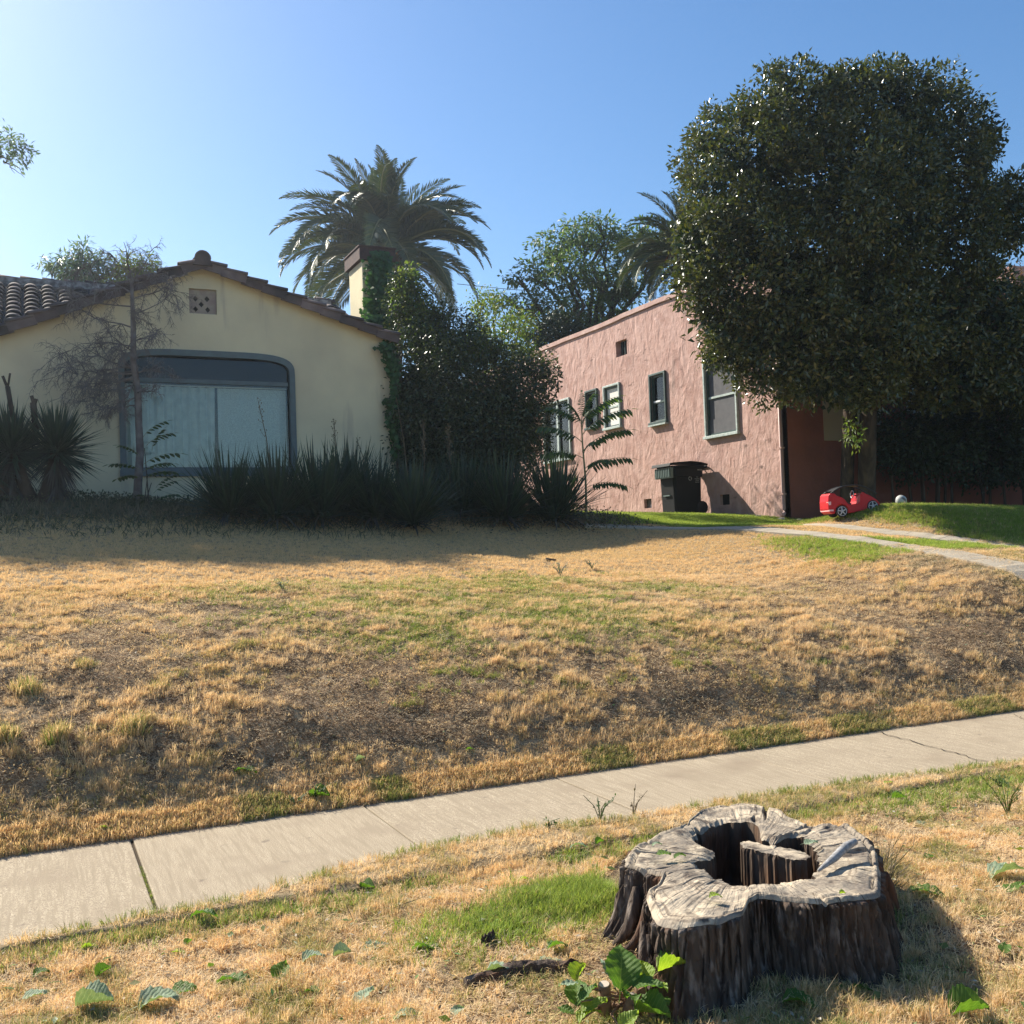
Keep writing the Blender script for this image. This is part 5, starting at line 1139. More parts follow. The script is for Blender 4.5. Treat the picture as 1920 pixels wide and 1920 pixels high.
# bark side
top = rings[-1]; NB = 40; br_ = [top+np.array([0, 0, -.001])]
for q in range(1, NB+1):
    t = q/NB; f1_ = fbm(an*14+60, np.full(NA, t*1.3), 41, 3)-.5; f2_ = np.abs(fbm(an*38+60, np.full(NA, t*1.6), 42, 3)-.5); f3_ = vn(an*5+60, np.full(NA, t*.8), 43)-.5
    fl = .02+.10*t**2.2*(1+1.6*f3_)+.06*f1_*(.4+t)-.22*np.maximum(0, .15-f2_)*(1-.2*t)-.10*np.maximum(0, .10-np.abs(fbm(an*70+60, np.full(NA, t*5), 47, 2)-.5))
    rr = Ro+fl; z = top[:, 2]*(1-t)-.06*t; br_.append(np.stack([cx+rr*ca, cy+rr*sa, z+.004*f1_], 1))
ringmesh('bark_side', br_, MT['stumpbark'], stump)
inn = [rings[0]+np.array([0, 0, -.001])]
for q in range(1, 13):
    t = q/12; rr = Rh*(1+.06*(fbm(an*16+60, np.full(NA, t*2), 51, 3)-.5)+.10*t-.04*(vn(an*6+60, np.full(NA, t*3), 52))); inn.append(np.stack([cx+rr*ca, cy+rr*sa, rings[0][:, 2]*(1-t)-.02*t], 1))
inn.append(np.stack([cx+0*ca, cy+0*sa, 0*ca-.02], 1)); inn.reverse()
ringmesh('hollow_wall', inn, MT['hollow'], stump)
def block(name, poly, z0, z1, parent, mtop, seed, tilt=0):
    P = zc(poly); n = len(P); rr = random.Random(seed); V = []; F = []; K_ = 7
    P2 = []
    for i in range(n):
        a, b = P[i], P[(i+1) % n]
        for k in range(K_): t = k/K_; P2.append((a[0]+(b[0]-a[0])*t+rr.uniform(-.004, .004), a[1]+(b[1]-a[1])*t+rr.uniform(-.004, .004)))
    n = len(P2); mx = sum(p[0] for p in P2)/n; my = sum(p[1] for p in P2)/n
    g = [rr.uniform(-.006, .006) for _ in range(n)]
    for (z, f) in ((z1, 1.0), (z1-.02, 1.01), ((z0+z1)/2, 1.02), (z0, 1.03)):
        for i, p in enumerate(P2): V.append((mx+(p[0]-mx)*f+g[i]*(z != z1), my+(p[1]-my)*f+g[i]*(z != z1), z+(rr.uniform(-.004, .004) if z == z1 else 0)+tilt*(p[0]-mx)))
    for q in range(3):
        for i in range(n): j = (i+1) % n; F.append((q*n+i, (q+1)*n+i, (q+1)*n+j, q*n+j))
    V.append((mx, my, z1+.004)); c = len(V)-1
    o = obj(name, V, F+[(i, (i+1) % n, c) for i in range(n)], mtop, parent); o.data.materials.append(MT['hollow'])
    for i, p in enumerate(o.data.polygons): p.material_index = 1 if i < 3*n else 0
    return o
block('heartwood_block', [(865,378),(900,362),(1000,385),(1100,400),(1200,420),(1262,448),(1235,470),(1150,470),(1050,443),(950,418),(880,402)], -.01, ST-.012, stump, MT['cutwood'], 3)
block('heartwood_splinter', [(1030,385),(1070,365),(1130,350),(1122,330),(1050,328),(1015,350)], -.01, ST-.03, stump, MT['cutwood'], 5)
m = MB()
for a, l, w_ in ((-2.82, .50, .022), (-2.70, .42, .018), (2.9, .3, .03), (3.05, .4, .02), (-.5, .25, .03)):
    i = int((a+PI)/(2*PI)*NA) % NA; r_ = Ro[i]; P = []
    for k in range(6):
        t = k/5; rr = r_+.01+(.02+l*.35*t**1.5); P.append((cx+rr*math.cos(a+.05*math.sin(3*t)), cy+rr*math.sin(a+.05*math.sin(3*t)), .22*(1-t)**1.4-.01))
    m.tube(P, [w_*.4, w_, w_, w_*.8, w_*.6, w_*.3], 7)
m.build('root_ridges', MT['stumpbark'], stump, True)['kind'] = 'stuff'
# grey stick resting on the stump
p0 = Vector(atZ(1603, 1578, ST+.075)); p1 = Vector(atZ(1535, 1632, ST+.02)); pth = [p0, p0.lerp(p1, .25)+Vector((0, 0, .008)), p0.lerp(p1, .6), p1]
o = MB().tube(pth, [.014, .018, .016, .006], 9).build('stick', mat('silver_dead_wood', (.36, .35, .34), .8, .2, noise=((.2, .19, .18), 60, 2, 4, (1, 1, 1))), None, True); tag(o, 'smooth silver-grey stick leaning on top of the stump', 'stick')

# bark slab lying left of the stump
def bark_piece(pts, w, label, h=.035):
    P = [Vector(atZ(x, y, .0)) for x, y in pts]; V = []; F = []; n = 14; rr = random.Random(len(label))
    for i in range(n+1):
        t = i/n*(len(P)-1); k = min(int(t), len(P)-2); c = P[k].lerp(P[k+1], t-k); d = (P[k+1]-P[k]).normalized(); s = Vector((-d.y, d.x, 0)); ww = w*math.sin(PI*(.08+.84*i/n))**.5*rr.uniform(.8, 1.15); zz = gz(c)
        for e, z in ((-1, .0), (-.8, h*.8), (-.2, h), (.3, h*.8), (.85, h*.6), (1, .0)): q = c+s*ww*e; V.append((q.x, q.y, zz+z*rr.uniform(.75, 1.2)))
    for i in range(n):
        for k in range(5): a = i*6+k; F.append((a, a+1, a+7, a+6))
    F += [tuple(range(6))[::-1], tuple(n*6+k for k in range(6))]
    o = obj('bark_piece', V, F, MT['stumpbark']); tag(o, label, 'bark', 'pieces of bark on the ground'); return o
bark_piece([(872, 1845), (960, 1822), (1020, 1812), (1085, 1808)], .045, 'long dark strip of bark lying left of the green sprouts', .04)
bark_piece([(905, 1772), (925, 1758)], .02, 'small chip of bark standing beside the two leaves below the green grass', .05)

# ------------------------------------------------------------------ cut leaves strewn about
MT['leafU'] = mat('fresh_leaf_upper', (.06, .13, .022), .6, .3, noise=((.10, .18, .03), 20, 1.2, 3), trans=.42, bump=(.4, 90, .003))
MT['leafP'] = mat('pale_leaf_underside', (.28, .34, .24), .75, .25, noise=((.17, .24, .14), 26, 1.2, 3), trans=.2, bump=(.6, 90, .004))
MT['leafY'] = mat('yellow_green_leaf', (.26, .34, .04), .5, .4, noise=((.16, .26, .03), 20, 1.2, 3), trans=.45, bump=(.4, 90, .003))
MT['leafB'] = mat('brown_dry_leaf', (.26, .12, .06), .8, .2, noise=((.15, .07, .04), 20, 1.2, 3), trans=.2)
def leaf_mesh(name, curl, fold, seed, tooth=.045, m_=None, wid=.36):
    r = random.Random(seed); NL = 18; NWd = 3; V = []; F = []
    for i in range(NL+1):
        t = i/NL; w = wid*(math.sin(PI*t**.80)**.75)*(1+(tooth if i % 2 else -tooth)); w = max(w, .004)
        for k in range(-NWd, NWd+1):
            e = k/NWd; x = t+(.10*abs(e)*(-1) if 0 < t < 1 else 0)*w*1.2; y = e*w; z = fold*abs(e)*w*1.6-curl*(t-.45)**2*1.2+.022*math.sin(t*30+3*abs(e))*(.3+abs(e))+.07*math.sin(e*2.6+seed*2)*t+.05*math.sin(t*7+seed)*e
            V.append((x, y, z+.06))
    n = 2*NWd+1
    for i in range(NL):
        for k in range(n-1): a = i*n+k; F.append((a, a+1, a+n+1, a+n))
    b = len(V); V += [(0, -.012, .06), (0, .012, .06), (-.28, .02, .01), (-.28, 0, .01)]; F.append((b, b+1, b+2, b+3))
    return mesh_from(name, V, F, m_, True)
def veins(m, light):
    n = m.node_tree.nodes; l = m.node_tree.links; p = n['Principled BSDF']; src = p.inputs['Base Color'].links[0].from_socket
    tc_ = n.new('ShaderNodeTexCoord'); sp_ = n.new('ShaderNodeSeparateXYZ'); l.new(tc_.outputs['Object'], sp_.inputs[0])
    def M_(op, a, b=0., c=0.):
        x = n.new('ShaderNodeMath'); x.operation = op
        for i, q in enumerate((a, b, c)):
            if isinstance(q, (int, float)): x.inputs[i].default_value = q
            else: l.new(q, x.inputs[i])
        return x.outputs[0]
    ay = M_('ABSOLUTE', sp_.outputs[1]); u = M_('SUBTRACT', M_('MULTIPLY', sp_.outputs[0], 8.), M_('MULTIPLY', ay, 7.)); pp = M_('PINGPONG', u, .5)
    v1_ = M_('LESS_THAN', pp, .05); v2_ = M_('LESS_THAN', ay, .012); v = M_('MAXIMUM', v1_, v2_)
    mx = n.new('ShaderNodeMix'); mx.data_type = 'RGBA'; l.new(M_('MULTIPLY', v, .6), mx.inputs[0]); l.new(src, mx.inputs[6]); mx.inputs[7].default_value = (*light, 1)
    for lk in list(src.links):
        if lk.to_node != mx: ts = lk.to_socket; l.remove(lk); l.new(mx.outputs[2], ts)
    b = n.new('ShaderNodeBump'); b.inputs['Strength'].default_value = .45; b.inputs['Distance'].default_value = .006; l.new(pp, b.inputs['Height'])
    if p.inputs['Normal'].links: l.new(p.inputs['Normal'].links[0].from_socket, b.inputs['Normal'])
    l.new(b.outputs[0], p.inputs['Normal'])
veins(MT['leafU'], (.20, .28, .07)); veins(MT['leafP'], (.46, .52, .38)); veins(MT['leafY'], (.40, .46, .12)); veins(MT['leafB'], (.35, .2, .1))
LM = {}
for nm, m_ in (('g', 'leafU'), ('p', 'leafP'), ('y', 'leafY'), ('b', 'leafB')):
    LM[nm] = [leaf_mesh('leaf', c, f, i, m_=MT[m_], wid=w) for i, (c, f, w) in enumerate([(.12, .18, .34), (.35, .40, .38), (.6, .12, .30), (.10, .75, .38)])]
def leaf(kind, v, x, y, lpx, az, label, pitch=0., roll=0., z=None):
    g = G(x, y) if z is None else atZ(x, y, z)
    if z is None and 4.9 < g[1] < 6.42: g = atZ(x, y, .015)
    pitch *= .55; o = bpy.data.objects.new('leaf', LM[kind][v]); d = float((np.array(g)-CAM) @ cf); sc = lpx*d/1925*.86
    rz = Matrix.Rotation(az0+math.radians(az), 4, 'Z') @ Matrix.Rotation(-pitch, 4, 'Y') @ Matrix.Rotation(roll, 4, 'X')
    off = rz @ Vector((-.5*sc, 0, 0)); o.location = Vector(g)+off+Vector((0, 0, .012+abs(math.sin(pitch))*.5*sc)); o.rotation_euler = rz.to_euler(); o.scale = (sc,)*3; COL.objects.link(o)
    tag(o, label, 'leaf', 'cut leaves scattered on the ground')
for a in [('p', 1, 300, 1890, 92, 20, 'large leaf showing its pale ribbed underside, nearest the bottom edge left of centre', .25), ('g', 0, 345, 1868, 62, -5, 'bright green leaf tucked behind the large pale ribbed leaf', .3), ('p', 3, 178, 1893, 80, 10, 'folded grey-green leaf at the bottom left', .2), ('p', 0, 66, 1876, 52, 15, 'pale crumpled leaf in the dry tufts of the bottom left corner', .25),
          ('g', 3, 195, 1834, 38, 60, 'small dark green rounded leaf with sun behind it, left foreground', .5), ('g', 1, 78, 1833, 36, 30, 'green torn leaf beside a red one at the far left', .3), ('b', 1, 62, 1818, 18, 80, 'small dark red leaf at the far left of the parkway', .4), ('y', 1, 170, 1784, 40, 5, 'yellow-green leaf in the grass fringe left of the joint', .1),
          ('g', 2, 382, 1720, 60, 0, 'green curled leaf close to the sidewalk edge right of the grassy joint', .15), ('y', 0, 335, 1792, 34, -20, 'pale yellow leaf below the curled green one', .1), ('g', 3, 355, 1777, 22, 70, 'tiny blue-green leaf standing on its edge', .6),
          ('g', 0, 527, 1834, 58, 75, 'upright bright green toothed leaf lit from behind', .55), ('p', 1, 588, 1805, 52, 20, 'broad pale leaf beside a brown one in the middle left', .25), ('b', 2, 562, 1800, 38, 200, 'brown crumpled leaf next to the broad pale leaf', .1), ('g', 2, 440, 1846, 88, -12, 'long dark rolled leaf lying between two green leaves', .1),
          ('p', 3, 642, 1798, 40, 15, 'grey-green double-folded leaf right of the broad pale leaf', .3), ('g', 1, 588, 1870, 40, -30, 'green leaf behind a pale one at the bottom centre left', .3), ('p', 0, 685, 1880, 56, 50, 'pale upright leaf with clear ribs in the lower centre', .5), ('p', 2, 762, 1912, 60, 5, 'cropped pale leaf at the bottom edge left of the sprouts', .2),
          ('p', 2, 858, 1905, 42, 45, 'small pale leaf at the bottom edge nearer the sprouts', .4), ('g', 2, 800, 1786, 72, -18, 'dark green leaf with a curled rim in the centre foreground', .2), ('p', 0, 706, 1783, 56, 12, 'flat grey leaf lying in the straw left of the curled dark leaf', .05), ('g', 3, 690, 1672, 34, -20, 'small rounded green leaf in the straw below the sidewalk edge', .3),
          ('p', 1, 938, 1830, 62, -10, 'broad green-grey leaf resting on the bark strip', .3), ('p', 0, 1030, 1812, 52, 0, 'narrow grey leaf across the right end of the bark strip', .05), ('g', 1, 1045, 1784, 48, 5, 'curled glossy green leaf above the bark strip', .3), ('y', 1, 985, 1656, 30, 0, 'small yellow-green leaf at the edge of the tall green grass', .15), ('p', 2, 1085, 1590, 38, 0, 'pale leaf in the straw just left of the stump', .1), ('g', 3, 1125, 1586, 22, 30, 'little green leaf close to the left rim of the stump', .3),
          ('g', 2, 1735, 1680, 82, -25, 'big dark green leaf in the stump shadow on the right', .15), ('p', 1, 1895, 1650, 92, -5, 'large pale folded leaf at the right edge', .3), ('g', 0, 1905, 1675, 60, 30, 'bright green leaf beneath the large pale one at the right edge', .3), ('g', 0, 1885, 1788, 40, 60, 'green leaf low at the right edge', .4), ('g', 1, 1745, 1615, 30, 0, 'small green leaf in the straw right of the stump', .2), ('g', 3, 1685, 1503, 30, -10, 'dark green leaf near the sidewalk above the stump', .3), ('y', 0, 1666, 1472, 20, 0, 'tiny yellow leaf on the green sidewalk fringe', .2), ('y', 2, 1640, 1560, 26, 60, 'narrow yellow-green leaf behind the right rim of the stump', .5), ('p', 0, 1728, 1549, 24, 10, 'tiny grey leaf in the straw up right of the stump', .1),
          ('g', 1, 1500, 1890, 78, -25, 'large dark leaf in the shade before the stump', .1), ('g', 0, 1340, 1828, 60, 90, 'round dark leaf standing against the shaded stump front', .7), ('g', 2, 1610, 1860, 62, -5, 'flat dark leaf in the shade right of centre', .1), ('g', 0, 1545, 1835, 60, 170, 'shaded green leaf at the foot of the stump', .1), ('g', 3, 1820, 1910, 90, 8, 'bright-rimmed green leaf cut by the bottom right edge', .2),
          ('g', 2, 460, 1448, 52, -8, 'pale-tipped leaf lying low on the bank left of centre', .1), ('p', 3, 676, 1432, 26, 40, 'small upright pale leaf on the lower bank', .5), ('y', 1, 200, 1562, 36, 0, 'yellow-green leaf at the bank edge above the first slabs', .2), ('g', 3, 600, 1500, 46, -5, 'green leaf of the cut twig lying on the sidewalk edge', .2), ('y', 0, 618, 1506, 22, 0, 'tiny yellow leaf on the cut twig at the sidewalk edge', .2), ('g', 1, 882, 1410, 22, 0, 'tiny green leaf on the foot of the bank near the centre', .2)]:
    kind, v, x, y, l, az, lab, pit = a; leaf(kind, v, x, y, l, az, lab, pit, random.uniform(-.25, .25))
for kind, v, x, y, l, az, lab in (('g', 0, 1245, 1608, 32, -15, 'green ribbed leaf on the left of the stump top'), ('g', 2, 1275, 1610, 30, 20, 'curled green leaf beside the ribbed one on the stump top'), ('y', 1, 1342, 1688, 28, 0, 'yellow-green leaf on the front lobe of the stump'), ('p', 0, 1521, 1587, 32, 8, 'pale green leaf beside the inner split of the stump'), ('p', 2, 1232, 1588, 24, 15, 'small pale leaf near the left rim of the stump top'), ('y', 3, 1580, 1682, 14, 0, 'tiny leaf on the front right rim of the stump')):
    leaf(kind, v, x, y, l, az, lab, .12, .1, ST+.012)
# small leaf litter and straws: beyond counting
r = np.random.default_rng(77); n = 5200; U = r.uniform(-2, 6.6, n); V = r.uniform(1.5, 4.85, n); k = in_view(U, V) & (((U-SX)/.66)**2+((V-SY)/.64)**2 > 1); U, V = U[k], V[k]; P = np.stack([U, V, zt(U, V)+.012+r.uniform(0, .015, len(U))], 1)
D = unit(r.normal(size=P.shape)*np.array([1, 1, .2])); N = unit(r.normal(size=P.shape)*.35+np.array([0, 0, 1])); V_, F_ = leaves(P, D, N, r.uniform(.012, .045, len(P)), .012); MT['l_litter'] = leafm('litter', [(.36, .29, .2), (.12, .08, .05), (.25, .15, .08), (.5, .46, .38), (.10, .18, .05), (.16, .26, .08)], .8, .2, .15)
n = 170; U2 = r.uniform(-1.6, 5.6, n); V2 = r.uniform(2.2, 4.8, n); k = (((U2-SX)/.7)**2+((V2-SY)/.68)**2 > 1); U2, V2 = U2[k], V2[k]; P2 = np.stack([U2, V2, zt(U2, V2)+.03], 1)
V3, F3 = leaves(P2, unit(r.normal(size=P2.shape)*np.array([1, 1, .3])), unit(r.normal(size=P2.shape)*.5+np.array([0, 0, 1])), r.uniform(.03, .06, len(P2)), r.uniform(.02, .035, len(P2)), .1, .2); o = obj('torn_leaves', V3, F3, MT['l_bright']); tag(o, 'small torn bits of green leaf among the dry grass', None, None, 'stuff')
o = obj('leaf_litter', V_, F_, MT['l_litter']); tag(o, 'fine brown and grey litter of broken leaves and chips', None, None, 'stuff')
n = 1500; U = r.uniform(-3, 15, n); V = r.uniform(6.5, 10, n); k = in_view(U, V); U, V = U[k], V[k]; P = np.stack([U, V, zt(U, V)+.015], 1); D = unit(r.normal(size=P.shape)*np.array([1, 1, .2])); V_, F_ = leaves(P, D, unit(r.normal(size=P.shape)*.35+np.array([0, 0, 1])), r.uniform(.02, .05, len(P)), .015); o = obj('bank_litter', V_, F_, MT['l_litter']); tag(o, 'dry leaf chips strewn over the bare bank', None, None, 'stuff')
n = 1100; U = r.uniform(-1.5, 6.4, n); V = r.uniform(1.8, 4.8, n); k = (((U-SX)/.66)**2+((V-SY)/.64)**2 > 1); U, V = U[k], V[k]; P = np.stack([U, V, zt(U, V)+.02], 1); D = unit(r.normal(size=P.shape)*np.array([1, 1, .25])+np.array([0, 0, .12])); V_, F_ = leaves(P, D, unit(r.normal(size=P.shape)*.3+np.array([0, 0, 1])), r.uniform(.08, .24, len(P)), .0035, 0, .1); o = obj('long_straws', V_, F_, MT['l_dead']); tag(o, 'long pale loose straws lying about the stump', None, None, 'stuff')
# straw bunch against the right side of the stump
wildP = np.array([atZ(1655+r.normal()*9, 1660+r.normal()*22, 0.) for _ in range(300)]); wildP[:, 2] = 0; D = unit(np.stack([.55+r.normal(size=300)*.5, -.2+r.normal(size=300)*.5, .45+r.random(300)*.5], 1)); V_, F_ = leaves(wildP, D, unit(r.normal(size=D.shape)), r.uniform(.07, .20, 300), .004, 0, .3); o = obj('straw_bunch', V_, F_, MT['l_dead']); tag(o, 'loose dry straws fanning out at the right foot of the stump', None, None, 'stuff')

# green sprouts in front of the stump
sb_ = Vector(atZ(1165, 1880, 0)); o = empty('basal_sprouts', sb_, 'cut woody stubs with bright toothed green leaves before the stump', 'plant')
MT['stub'] = mat('tan_stub_bark', (.28, .18, .11), .85, .2, noise=((.18, .11, .07), 30, 1.5, 4)); MT['stubcut'] = mat('pale_cut_face', (.55, .46, .38), .8, .2)
for x, y, h, r_ in ((1135, 1895, .10, .022), (1172, 1905, .07, .02), (1203, 1890, .13, .022), (1252, 1885, .15, .018), (1222, 1905, .06, .016)):
    b = Vector(atZ(x, y, 0)); t = b+Vector((random.uniform(-.03, .03), -.02, h)); q = MB().tube([b+Vector((0, 0, -.03)), b.lerp(t, .5), t], [r_*1.2, r_, r_], 10).build('stub', MT['stub'], o, True)
    d = (t-b).normalized(); MB().tube([t, t+d*.003], [r_*.82, r_*.8], 12).build('cut_face', MT['stubcut'], q)
ST_ = [(1250, 1795, 58, 55, .5, 'y', 0), (1262, 1815, 62, 10, .2, 'y', 3), (1163, 1812, 92, 80, .75, 'g', 1), (1140, 1825, 60, 120, .8, 'p', 1), (1205, 1825, 50, 95, .7, 'y', 3), (1215, 1848, 60, -20, .1, 'g', 0), (1090, 1825, 46, 60, .5, 'y', 3), (1083, 1860, 60, 75, .5, 'g', 1), (1105, 1862, 46, 40, .4, 'g', 0), (1233, 1846, 56, -50, .2, 'y', 2), (1115, 1885, 55, 20, .2, 'y', 0), (1185, 1868, 60, -80, .3, 'g', 2), (1060, 1895, 34, 150, .2, 'g', 0), (1105, 1905, 50, 20, .3, 'y', 1), (1180, 1912, 48, 30, .4, 'y', 0), (1240, 1880, 54, -60, .4, 'g', 1), (1225, 1903, 70, -30, .1, 'g', 3), (1068, 1848, 44, 190, .1, 'p', 0)]
m = MB()
for i, (x, y, l, az, pit, kind, v) in enumerate(ST_):
    z = .05+.10*(1900-y)/100+.02*(i % 3); g = Vector(atZ(x, y, z)); q = bpy.data.objects.new('leaf', LM[kind][v]); sc = l*3.75/1925*.9; rz = Matrix.Rotation(az0+math.radians(az), 4, 'Z') @ Matrix.Rotation(-pit, 4, 'Y') @ Matrix.Rotation(random.uniform(-.4, .4), 4, 'X'); off = rz @ Vector((-.5*sc, 0, 0))
    q.location = g+off-sb_; q.rotation_euler = rz.to_euler(); q.scale = (sc,)*3; COL.objects.link(q); q.parent = o
    a = g+off; m.tube([a, a.lerp(Vector((sb_.x+random.uniform(-.08, .1), sb_.y, 0)), .5)+Vector((0, 0, .01)), Vector((sb_.x+random.uniform(-.1, .12), sb_.y+random.uniform(-.03, .05), -.01))], [.003, .004, .005], 5)
m.build('stems', MT['stub'], o)
# twiggy weeds at the sidewalk edge left of the stump and on the right
def weed(x, y, n, h, label, seed, m_='l_mid', lean=0):
    g = G(x, y); g = atZ(x, y, .01) if 4.9 < g[1] < 6.42 else g; rr = random.Random(seed); m = MB(); o = empty('weed', g, label, 'weed', 'small weeds at the sidewalk edge')
    for k in range(n):
        a = rr.uniform(0, 2*PI); l = h*rr.uniform(.6, 1.2); d = Vector((math.cos(a)*.45+lean, math.sin(a)*.45, 1)).normalized(); P = [Vector(g), Vector(g)+d*l*.5+Vector((0, 0, .01)), Vector(g)+d*l+Vector((math.cos(a)*.03, math.sin(a)*.03, -.01))]; m.tube(P, [.003, .0025, .0015], 4)
        for j in range(7): p = P[1].lerp(P[2], rr.random()) if rr.random() < .6 else P[0].lerp(P[1], rr.random()); e = Vector([rr.gauss(0, 1) for _ in range(3)]).normalized(); q = p+e*.022; s = e.cross(Vector((0, 0, 1))).normalized()*.005; m.add([p, p.lerp(q, .5)+s, q, p.lerp(q, .5)-s], [(0, 1, 2, 3)])
    m.build('stems', MT[m_], o)
weed(1188, 1530, 4, .17, 'upright pair of seedy weed stems left behind the stump', 1, 'l_dead'); weed(1125, 1540, 9, .14, 'sprawling small weed at the sidewalk edge left of the stump', 2); weed(1030, 1555, 6, .07, 'low weed tuft at the near sidewalk edge in the centre', 3)
weed(1890, 1530, 12, .22, 'bunch of bare green stems near the right edge', 4, 'l_bright', -.25); weed(1875, 1480, 10, .10, 'leafy green weed beside the sidewalk at the right', 5); weed(590, 1502, 9, .12, 'cut green twig lying against the far sidewalk edge', 6); weed(555, 1515, 7, .10, 'flattened dark twig left of the cut green one', 7)
# weeds lying on the upper lawn
weed(1050, 1082, 14, .16, 'low dark green weed on the upper lawn left part of the centre', 8, 'l_euc'); weed(1110, 1068, 10, .13, 'pale thistly weed on the upper lawn', 9, 'l_euc'); weed(530, 1108, 10, .12, 'grey-green weed on the left part of the upper lawn', 10, 'l_euc')
p = G(1032, 1053); o = MB().tube([Vector(p)+Vector((-.06, 0, .03)), Vector(p)+Vector((.07, -.02, .015))], [.022, .012], 6).build('wood_chunk', MT['bark'], None, True); tag(o, 'short dark chunk of wood on the sunny upper lawn', 'wood')

# ------------------------------------------------------------------ wheeled bin against the pink wall
MT['binbody'] = mat('dark_grey_green_plastic', (.006, .007, .007), .6, .15, noise=((.010, .011, .011), 4, 1.2, 3)); MT['binlip'] = mat('green_grey_plastic', (.10, .14, .13), .45, .5)
MT['print'] = mat('faded_white_print', (.42, .42, .40), .8, .1); MT['rubber'] = mat('black_rubber', (.012, .012, .012), .7, .3)
bx, by = 12.77, 18.48; bz = gz((bx, by))+.0
bn = empty('wheeled_bin', (bx, by, bz), 'dark wheeled refuse bin standing against the pink side wall', 'bin', None, (0, 0, PI))   # front faces -X
def tapered(m, z0, z1, x0a, x1a, ya, x0b, x1b, yb, cut=.05):
    def ring(x0, x1, y, z): c = cut; return [(x0+c, -y, z), (x1-c, -y, z), (x1, -y+c, z), (x1, y-c, z), (x1-c, y, z), (x0+c, y, z), (x0, y-c, z), (x0, -y+c, z)]
    b = len(m.V); m.V += ring(x0a, x1a, ya, z0)+ring(x0b, x1b, yb, z1); m.F += [(b+i, b+(i+1) % 8, b+8+(i+1) % 8, b+8+i) for i in range(8)]+[tuple(range(b+7, b-1, -1)), tuple(range(b+8, b+16))]
m = MB(); tapered(m, .03, .80, -.29, .38, .28, -.31, .41, .29); tapered(m, .801, 1.0, -.34, .42, .305, -.35, .43, .31); tapered(m, 1.001, 1.035, -.38, .46, .335, -.38, .47, .34)
bd = m.build('body', MT['binbody'], bn, False, False); bevel(bd, .012, 2)
m = MB(); P = []
lid = [(-.43, 1.075), (-.25, 1.115), (0, 1.135), (.2, 1.12), (.42, 1.105), (.535, 1.09), (.56, 1.02), (.54, 1.02), (.52, 1.06), (.4, 1.08), (0, 1.10), (-.25, 1.085), (-.42, 1.04)]
m.prism(lid, -.355, .355); q = m.build('lid', MT['binbody'], bn, False, False); bevel(q, .01, 2)
m = MB(); m.box((.435, -.30, .78), (.50, .30, 1.0)); f_ = m.build('front_lip', MT['binlip'], bn, False, False); 
for k in range(9): MB().box((.501, -.28+k*.065, .80), (.52, -.25+k*.065, .985)).build('rib', MT['binlip'], f_, False, False)
for k in range(4): MB().box((.44+k*.016, -.318, .80), (.448+k*.016, -.301, .985)).build('rib', MT['binlip'], f_, False, False)
MB().box((.395, -.12, .40), (.43, .12, .425)).build('catch_bar', MT['binlip'], bn, False, False)
m = MB(); hz = 1.03; m.tube([(-.36, -.24, .98), (-.47, -.25, hz), (-.50, -.2, hz+.01), (-.50, .2, hz+.01), (-.47, .25, hz), (-.36, .24, .98)], .018, 8); m.tube([(-.38, 0, .99), (-.50, 0, hz+.01)], .016, 6); m.build('handle', MT['binbody'], bn, False, False)
MB().tube([(-.27, -.30, .14), (-.27, .30, .14)], .014, 8).build('axle', MT['rubber'], bn, False, False)
for y in (-.30, .255):
    w_ = MB().tube([(-.29, y, .14), (-.29, y+.012, .14), (-.29, y+.035, .14), (-.29, y+.045, .14)], [.12, .14, .14, .12], 24).build('wheel', MT['rubber'], bn, True, False); MB().tube([(-.29, y-.006, .14), (-.29, y-.001, .14)], .05, 14).build('hub', MT['binbody'], w_, False, False)
def text(body, size, loc, rot, m_, parent, name='lettering', align='CENTER'):
    c = bpy.data.curves.new(name, 'FONT'); c.body = body; c.size = size; c.align_x = align; c.extrude = .0008; t = bpy.data.objects.new('t', c); COL.objects.link(t)
    me = bpy.data.meshes.new_from_object(t, depsgraph=bpy.context.evaluated_depsgraph_get()); bpy.data.objects.remove(t); me.name = name; me.materials.clear(); me.materials.append(m_)
    o = bpy.data.objects.new(name, me); o.location = loc; o.rotation_euler = rot; COL.objects.link(o); o.parent = parent; return o
# the printed side faces the street: local +Y after the half turn
ry = (PI/2, 0, PI)
for s, z, sz in (('California', .865, .040), ('Waste', .822, .036), ('Sys', .785, .036), ('Recyclables', .745, .027), ('Contents', .71, .022), ('Residential', .675, .024)):
    text(s, sz, (-.17, .304 if z > .8 else .300, z), ry, MT['print'], bn)
text('\u25A0 28509', .032, (-.24, .3125, .935), ry, MT['print'], bn)
m = MB()
for k in range(3):
    a = PI/2+k*2*PI/3; cx_, cz_ = .012, .76
    for j in range(3): b1 = a+j*.5; b2 = a+(j+1)*.5; m.tube([(cx_+.04*math.cos(b1), .301, cz_+.04*math.sin(b1)), (cx_+.04*math.cos(b2), .301, cz_+.04*math.sin(b2))], .004, 4)
    b2 = a+1.6; m.tube([(cx_+.04*math.cos(b2), .301, cz_+.04*math.sin(b2)), (cx_+.025*math.cos(b2+.7), .301, cz_+.025*math.sin(b2+.7))], [.011, .001], 4)
m.build('emblem', MT['print'], bn, False, False)

